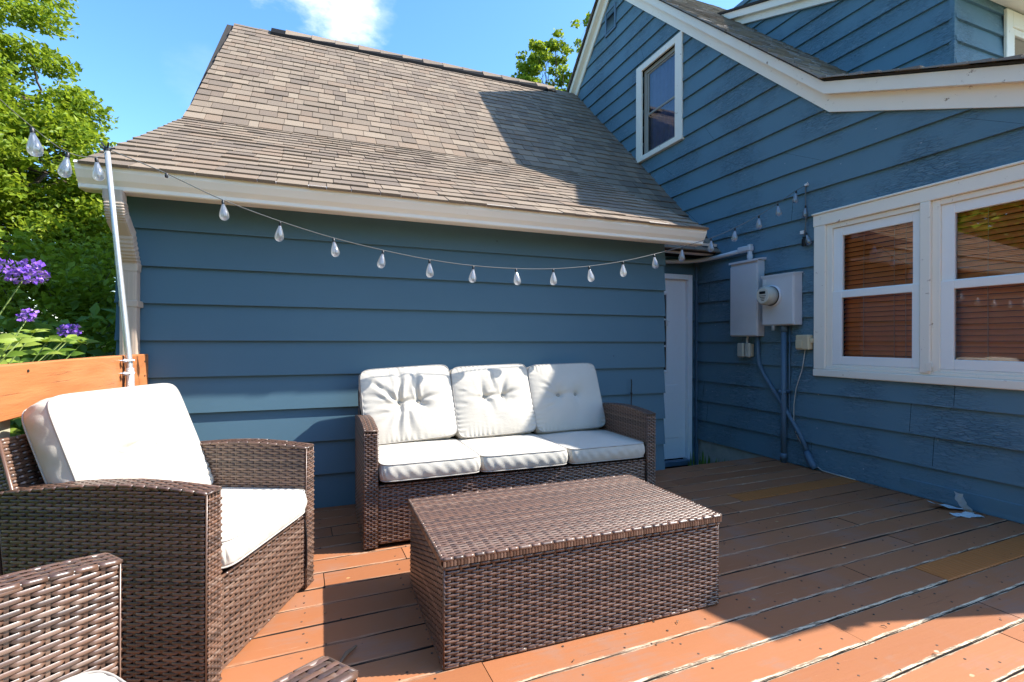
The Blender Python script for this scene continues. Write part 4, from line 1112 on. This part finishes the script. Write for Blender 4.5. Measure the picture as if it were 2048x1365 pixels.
def make_tree(name,label,base,ells,nclump,nleaf,size,crad,mat,trunk_r,seed,group=None,cat='tree',lo=.5,up=.35):
    rg=np.random.default_rng(seed)
    root=thing(name,label,cat,base,group)
    tk=MB(); top=Vector(ells[0][0]); pts=limb(tk,base,tuple(Vector(base).lerp(top,.75)),trunk_r,trunk_r*.45,rg,8,.15)
    cs=[]
    tot=sum(e[1][0]*e[1][1]*e[1][2] for e in ells)
    for c,r in ells:
        k=max(4,int(nclump*r[0]*r[1]*r[2]/tot)); q=in_ellipsoid(rg,c,r,k,lo); cs.append(q)
        st=pts[random.randint(3,len(pts)-1)]
        tip=Vector(c); lp=limb(tk,st,tip,trunk_r*.42,trunk_r*.12,rg,6,.4)
        for w in q[:14]: limb(tk,lp[random.randint(2,len(lp)-1)],tuple(w),trunk_r*.11,trunk_r*.03,rg,5,.4)
    obj('trunk',tk,M_BARK,root,smooth=True)
    cs=np.concatenate(cs); P=clump_points(rg,cs,nleaf,crad); cr=MB(); leaf_mesh(cr,P,size,rg,up)
    obj('crown',cr,mat,root); return root
GT='trees beyond the deck'
make_tree('maple_tree','big sunlit maple tree beyond the railing at the far left',(-7.2,10.2,-.34),
   [((-6.3,10.2,6.2),(2.3,1.9,2.0)),((-7.9,10.6,8.0),(2.0,2.0,1.6)),((-5.2,9.4,3.9),(1.8,1.6,1.5)),((-4.35,10.4,5.0),(.95,1.0,.75)),((-7.4,9.2,4.2),(1.9,1.6,2.0)),((-4.5,9.0,2.5),(1.9,1.2,1.4)),((-6.9,8.6,2.4),(2.0,1.4,1.5)),((-5.6,9.7,7.1),(1.0,1.0,.8)),((-3.9,9.6,3.6),(1.0,1.0,1.1)),((-3.0,9.4,2.1),(1.3,1.0,1.1)),((-4.6,10.2,2.6),(1.7,.9,1.2)),((-3.6,10.6,3.2),(1.0,.9,1.0))],
   700,190000,.092,.36,M_MAPLE,.20,3,GT)
make_tree('shade_tree','taller maple filling the left edge behind the sunlit one',(-11,13,-.34),[((-10.5,13,5.5),(3.2,2.4,3.5)),((-9.5,13.5,3),(3.2,2,2)),((-12,14,9),(3,2.4,2.5))],220,42000,.17,.55,M_MAPLE,.24,5,GT)
make_tree('young_tree','thin leafed young tree rising behind the garage ridge',(6.0,13.2,-.34),[((6.15,13.2,8.9),(.85,.8,1.0)),((5.55,13.2,8.5),(.5,.6,.6)),((6.75,13.0,8.3),(.7,.7,.9)),((6.4,13.1,9.7),(.5,.5,.5))],92,5200,.125,.19,M_MAPLE,.09,9,GT,lo=.2)
make_tree('young_tree','tip of a leafy tree peeking past the gable rake',(7.6,13.0,-.34),[((7.6,13.0,10.6),(.6,.6,.9)),((7.5,13.0,9.6),(.6,.6,.7))],20,900,.12,.17,M_MAPLE,.08,12,GT)
GY='unseen trees added to dim sky light and fill reflections'  # out-of-view trees added to cut sky light; the first also fills window reflections
for i,(x,y,r_,h,lab) in enumerate(((-9.2,5.6,3.1,8.2,'broad unseen tree past the railing side, added for window reflections and less sky light'),(-9,-3.5,3.2,6.0,'fullest unseen tree facing the garage across the lawn, added to hold back sky light'),(-3.5,-9,3.2,5.5,'unseen tree with a low crown, added behind the deck to cut sky light'),(-10,-9.5,3.6,7.0,'tallest unseen tree at the far corner of the lawn, added against sky light'),(2.5,-12.5,3.0,4.2,'low round unseen tree straight behind the deck, added to lessen sky light'))):
    make_tree('sky_screen_tree',lab,(x,y,-.34),[((x,y,h*.62),(r_,r_,h*.42)),((x+.8,y-.6,h*.35),(r_*.9,r_*.9,h*.3)),((x-.7,y+.8,h*.4),(r_*.9,r_*.9,h*.3))],150,9000,.34,.8,M_MAPLE,.22,60+i,GY)
def make_bush(label,c,r,n,size,mat,seed,up=.3):
    rg=np.random.default_rng(seed); root=thing('shrub',label,'shrub',(c[0],c[1],-.34),'shrubs behind the railing')
    tk=MB()
    cs=in_ellipsoid(rg,c,r,60,.35)
    for w in cs[:26]: limb(tk,(c[0]+rg.normal()*.15,c[1]+rg.normal()*.15,-.34),tuple(w),.014,.004,rg,6,.5)
    obj('stem',tk,M_BARK,root)
    cr=MB(); leaf_mesh(cr,clump_points(rg,cs,n,.32),size,rg,up,.55); obj('foliage',cr,mat,root); return root
make_bush('dense dark green shrub in the shade beside the garage corner',(-2.05,5.1,.45),(.85,1.0,.85),3200,.13,M_SHRUB,31)
make_bush('dark leafy shrub farther left behind the purple flowers',(-3.4,5.6,.45),(1.1,1.0,.85),4200,.13,M_SHRUB,32)
make_bush('broad dark shrub at the left edge of the view',(-5.3,6.6,.5),(1.4,1.0,1.0),4200,.14,M_SHRUB,33)
make_bush('shrub row plant deepest in the shade behind the garage corner',(-2.5,9.0,.7),(1.2,.8,1.1),5200,.12,M_SHRUB,35)
make_bush('rounded shrub in the gap between two dark shrubs',(-4.1,8.4,.6),(1.3,.8,1.1),5200,.12,M_SHRUB,36)
make_bush('low green shrub under the maple crown',(-3.2,7.6,1.15),(1.3,.9,1.2),6500,.10,M_MAPLE,34)

# flowering plant just outside the railing
fl=thing('flowering_plant','bright green butterfly bush with purple flower clusters over the orange rail','plant',(-1.4,2.6,-.34))
rg=np.random.default_rng(77)
def big_leaf(mb,p,d,nrm,L,w):
    d=Vector(d).normalized(); nrm=Vector(nrm); nrm=(nrm-d*nrm.dot(d)).normalized(); b=nrm.cross(d); n=6; V=[];F=[]
    p=Vector(p)
    for i in range(n+1):
        t=i/n; ww=w*math.sin(math.pi*min(1,t**.8*1.0))*.5+.0005; c=p+d*L*t-nrm*L*.35*t*t
        V+= [c-b*ww+nrm*ww*.35,c,c+b*ww+nrm*ww*.35]
    for i in range(n): F+= [(3*i,3*i+1,3*i+4,3*i+3),(3*i+1,3*i+2,3*i+5,3*i+4)]
    mb.add(V,F)
stm=MB(); lv=MB()
tips=[(-1.15,3.066,1.10),(-1.15,2.685,1.16),(-1.12,2.60,1.33),(-1.12,2.95,1.06),(-1.22,2.7,1.07),(-1.1,2.85,1.06),(-1.3,2.95,1.05),(-1.14,2.6,1.06),(-1.10,3.05,1.05),(-1.2,2.85,1.10),(-1.1,2.72,1.06),(-1.17,2.5,1.07)]
def sprig(p,n,L0,L1,tilt):
    for s in range(n):
        a=s*2*math.pi/n+rg.uniform(-.3,.3); d=(math.cos(a),math.sin(a)-.25,tilt+rg.uniform(-.15,.25)); L=rg.uniform(L0,L1)
        big_leaf(lv,p,d,(rg.uniform(-.7,.7),-.75+rg.uniform(-.5,.5),1),L,L*rg.uniform(.42,.55))
for k,tp in enumerate(tips):
    b=Vector((-1.4+rg.normal()*.08,2.6+rg.normal()*.12,-.34)); mid=b.lerp(Vector(tp),.6)+Vector((-.12,-.05,.14))
    path=smooth([b,b.lerp(mid,.5)+Vector((-.03,0,.03)),mid,Vector(tp)],5); stm.tube(path,[.006-.004*i/len(path) for i in range(len(path))],6)
    for i in range(5,len(path)-1,1 if k>2 else 3):
        if path[i].z>.55 and k>2: sprig(path[i],2,.05,.085,.4)
    if k>2: sprig(tp,5,.045,.085,.45)
for k in range(60):
    sprig((-1.38+abs(rg.normal())*.09,rg.uniform(2.0,3.15),rg.uniform(.6,1.0)),3,.05,.085,.45)
for k in range(26):                                                  # tufts that show past the post at the frame's edge
    sprig((-1.12+rg.uniform(-.05,.05),1.93+rg.uniform(-.12,.10),rg.uniform(.15,.80)),3,.06,.10,.2)
obj('stem',stm,M_STEM,fl,smooth=True); obj('leaves',lv,M_LIME,fl,smooth=True)
for (c,r,n) in (((-1.15,3.066,1.117),(.046,.045,.034),120),((-1.15,2.685,1.173),(.030,.030,.030),70),((-1.125,2.58,1.345),(.085,.080,.052),260)):
    f=MB(); P=np.array(c)+np.clip(rg.normal(size=(n,3)),-1.35,1.35)*np.array(r)*.55; leaf_mesh(f,P,.019,rg,.1,.85); o=obj('flower_cluster',f,M_PETAL,fl)

# weeds by the door step
wd=thing('weed','small green weeds growing against the concrete foundation by the door','weed',(3.75,4.05,-.33))
q=MB(); rg=np.random.default_rng(5)
for k in range(60):
    p=(3.62+rg.uniform(0,.26),3.75+rg.uniform(0,.45),-.335); a=rg.uniform(0,6.28); big_leaf(q,p,(math.cos(a)*.6,math.sin(a)*.6,1.3),(math.cos(a),math.sin(a),.2),rg.uniform(.10,.26),.018)
obj('leaves',q,M_SHRUB,wd)

# ================================================================== SMALL THINGS
q=MB()
def flap(mb,o,ux,uy,w,h,curl,n=8,th=.002):
    o,ux,uy=Vector(o),Vector(ux).normalized(),Vector(uy).normalized(); nz=ux.cross(uy); V=[];F=[]
    for i in range(n+1):
        t=i/n
        for j in range(4):
            s=(j/3-.5)*w*(1-.35*t*t)+.006*math.sin(i*2.1+j); V.append(o+uy*h*t+ux*s+nz*(curl*t*t+.004*math.sin(j*2+i)))
    for i in range(n):
        for j in range(3): F.append((i*4+j,i*4+j+1,(i+1)*4+j+1,(i+1)*4+j))
    m=len(V); V+= [v-nz*th for v in V]; F+= [tuple(m+k for k in f[::-1]) for f in F]; mb.add(V,F)
flap(q,(3.80,1.86,.006),(.3,1,0),(-.35,.25,.55),.075,.12,.03); flap(q,(3.83,1.92,.006),(.2,1,0),(-1,.5,.08),.09,.17,.02); flap(q,(3.78,1.80,.008),(.1,1,.1),(-.9,.35,.05),.07,.15,-.01)
tag(obj('paint_scrap',q,M_SCRAP,origin=(3.78,1.86,0)),'torn pale blue scrap of peeled paint curling against the wall','scrap')
q=MB(); q.tube([(2.333,3.37,0.0),(2.333,3.36,.64),(2.333,3.36,.70),(2.336,3.36,.73),(2.333,3.36,.765)],.0045,7); q.tube([(2.333,3.36,.645),(2.333,3.36,.66)],.009,8)
tag(obj('garden_stake',q,M_BLACK,origin=(2.333,3.36,0)),'thin black stake standing behind the right sofa arm','stake')
rg=np.random.default_rng(15)
tw=MB(); tw.tube([(.06,1.72,.006),(.085,1.76,.014),(.12,1.80,.008)],[.004,.007,.004],6)
tag(obj('dry_leaf',tw,M_TWIG,origin=(.09,1.76,0)),'curled dry leaf lying in the coffee table shadow','leaf')
db=MB()
for k in range(60):
    x,y=(rg.uniform(-.2,3.6),rg.uniform(1.0,3.3)); a=rg.uniform(0,6.28); L=rg.uniform(.004,.022)
    db.tube([(x,y,.003),(x+L*.5*math.cos(a),y+L*.5*math.sin(a),.006),(x+L*math.cos(a+.5),y+L*math.sin(a+.5),.003)],.0016,5)
for k in range(70):
    y=rg.uniform(1.2,2.9); x=3.85-abs(rg.normal())*.02; a=rg.uniform(0,6.28); L=rg.uniform(.006,.03)
    db.tube([(x,y,.002),(x+L*.4*math.cos(a),y+L*math.sin(a),.004)],.0018,5)
tag(obj('twig_litter',db,M_TWIG),'scattered twig bits and grit on the deck boards',None,kind='stuff')

# ================================================================== CAMERA, LIGHT, SKY
cam=bpy.data.cameras.new('camera'); cam.lens=990/2048*36; cam.sensor_width=36; cam.clip_end=500; cam.clip_start=.02
co=link('camera',cam); co.location=(0,0,H)
yaw=math.atan(384/990)
co.matrix_world=Matrix.Translation((0,0,H))@Matrix.Rotation(-yaw,4,'Z')@Matrix.Rotation(R(90),4,'X')@Matrix.Rotation(R(.155),4,'Z')
SC.camera=co
SUN=Vector((.955,-.262,1.0)).normalized()
sl_=bpy.data.lights.new('sun','SUN'); sl_.energy=4.3; sl_.angle=R(.55); sl_.color=(1,.955,.88)
so_=link('sun',sl_); so_.rotation_euler=SUN.to_track_quat('Z','Y').to_euler(); so_.location=(8,-4,9)
W=bpy.data.worlds.new('World'); SC.world=W; W.use_nodes=True; nt=W.node_tree; nt.nodes.clear()
out=nt.nodes.new('ShaderNodeOutputWorld'); bg=nt.nodes.new('ShaderNodeBackground'); sky=nt.nodes.new('ShaderNodeTexSky')
sky.sky_type='NISHITA'; sky.sun_disc=False; sky.sun_elevation=math.asin(SUN.z); sky.sun_rotation=math.atan2(SUN.x,SUN.y); sky.air_density=1.0; sky.dust_density=.6; sky.ozone_density=2.0
bg.inputs[1].default_value=.145
tc=nt.nodes.new('ShaderNodeTexCoord'); mp=nt.nodes.new('ShaderNodeMapping'); mp.inputs['Scale'].default_value=(4.4,4.4,8.5)
nz=nt.nodes.new('ShaderNodeTexNoise'); nz.inputs['Scale'].default_value=1.6; nz.inputs['Detail'].default_value=7; nz.inputs['Roughness'].default_value=.6
nt.links.new(tc.outputs['Generated'],mp.inputs[0]); nt.links.new(mp.outputs[0],nz.inputs['Vector'])
def cloud(d,lo,hi,amt):
    vm=nt.nodes.new('ShaderNodeVectorMath'); vm.operation='DOT_PRODUCT'; nt.links.new(tc.outputs['Generated'],vm.inputs[0]); vm.inputs[1].default_value=Vector(d).normalized()
    mr=nt.nodes.new('ShaderNodeMapRange'); mr.interpolation_type='SMOOTHSTEP'; nt.links.new(vm.outputs['Value'],mr.inputs[0]); mr.inputs[1].default_value=lo; mr.inputs[2].default_value=hi
    ad=nt.nodes.new('ShaderNodeMath'); ad.operation='MULTIPLY_ADD'; nt.links.new(mr.outputs[0],ad.inputs[0]); ad.inputs[1].default_value=.42; 
    nt.links.new(nz.outputs['Fac'],ad.inputs[2])
    r2=nt.nodes.new('ShaderNodeMapRange'); r2.interpolation_type='SMOOTHSTEP'; nt.links.new(ad.outputs[0],r2.inputs[0]); r2.inputs[1].default_value=.70; r2.inputs[2].default_value=1.02
    m=nt.nodes.new('ShaderNodeMath'); m.operation='MULTIPLY'; nt.links.new(r2.outputs[0],m.inputs[0]); m.inputs[1].default_value=amt; return m.outputs[0]
def wdir(u,v):
    xc=(u-1024)/990; s,c=math.sin(yaw),math.cos(yaw); return (s+xc*c,c-xc*s,(681.5-v)/990)
c1=cloud(wdir(650,-120),.9800,.9998,.80); c2=cloud(wdir(392,150),.9970,1.0,.06); c3=cloud(wdir(735,-5),.9965,.9998,.30)
mx=nt.nodes.new('ShaderNodeMath'); mx.operation='MAXIMUM'; nt.links.new(c1,mx.inputs[0]); nt.links.new(c2,mx.inputs[1])
mx2=nt.nodes.new('ShaderNodeMath'); mx2.operation='MAXIMUM'; nt.links.new(mx.outputs[0],mx2.inputs[0]); nt.links.new(c3,mx2.inputs[1])
mixc=nt.nodes.new('ShaderNodeMix'); mixc.data_type='RGBA'; nt.links.new(mx2.outputs[0],mixc.inputs[0]); hs_=nt.nodes.new('ShaderNodeHueSaturation'); hs_.inputs['Saturation'].default_value=1.25; hs_.inputs['Value'].default_value=1.12; nt.links.new(sky.outputs[0],hs_.inputs['Color']); nt.links.new(hs_.outputs[0],mixc.inputs[6]); mixc.inputs[7].default_value=(4.3,4.6,5.0,1)
nt.links.new(mixc.outputs[2],bg.inputs[0]); nt.links.new(bg.outputs[0],out.inputs[0])
SC.view_settings.view_transform='Standard'; SC.view_settings.look='None'; SC.view_settings.exposure=1.36; SC.view_settings.gamma=1
SC.cycles.use_denoising=True
SC.cycles.max_bounces=8; SC.cycles.transparent_max_bounces=16; SC.cycles.caustics_reflective=False; SC.cycles.caustics_refractive=False
SC.cycles.sample_clamp_indirect=8
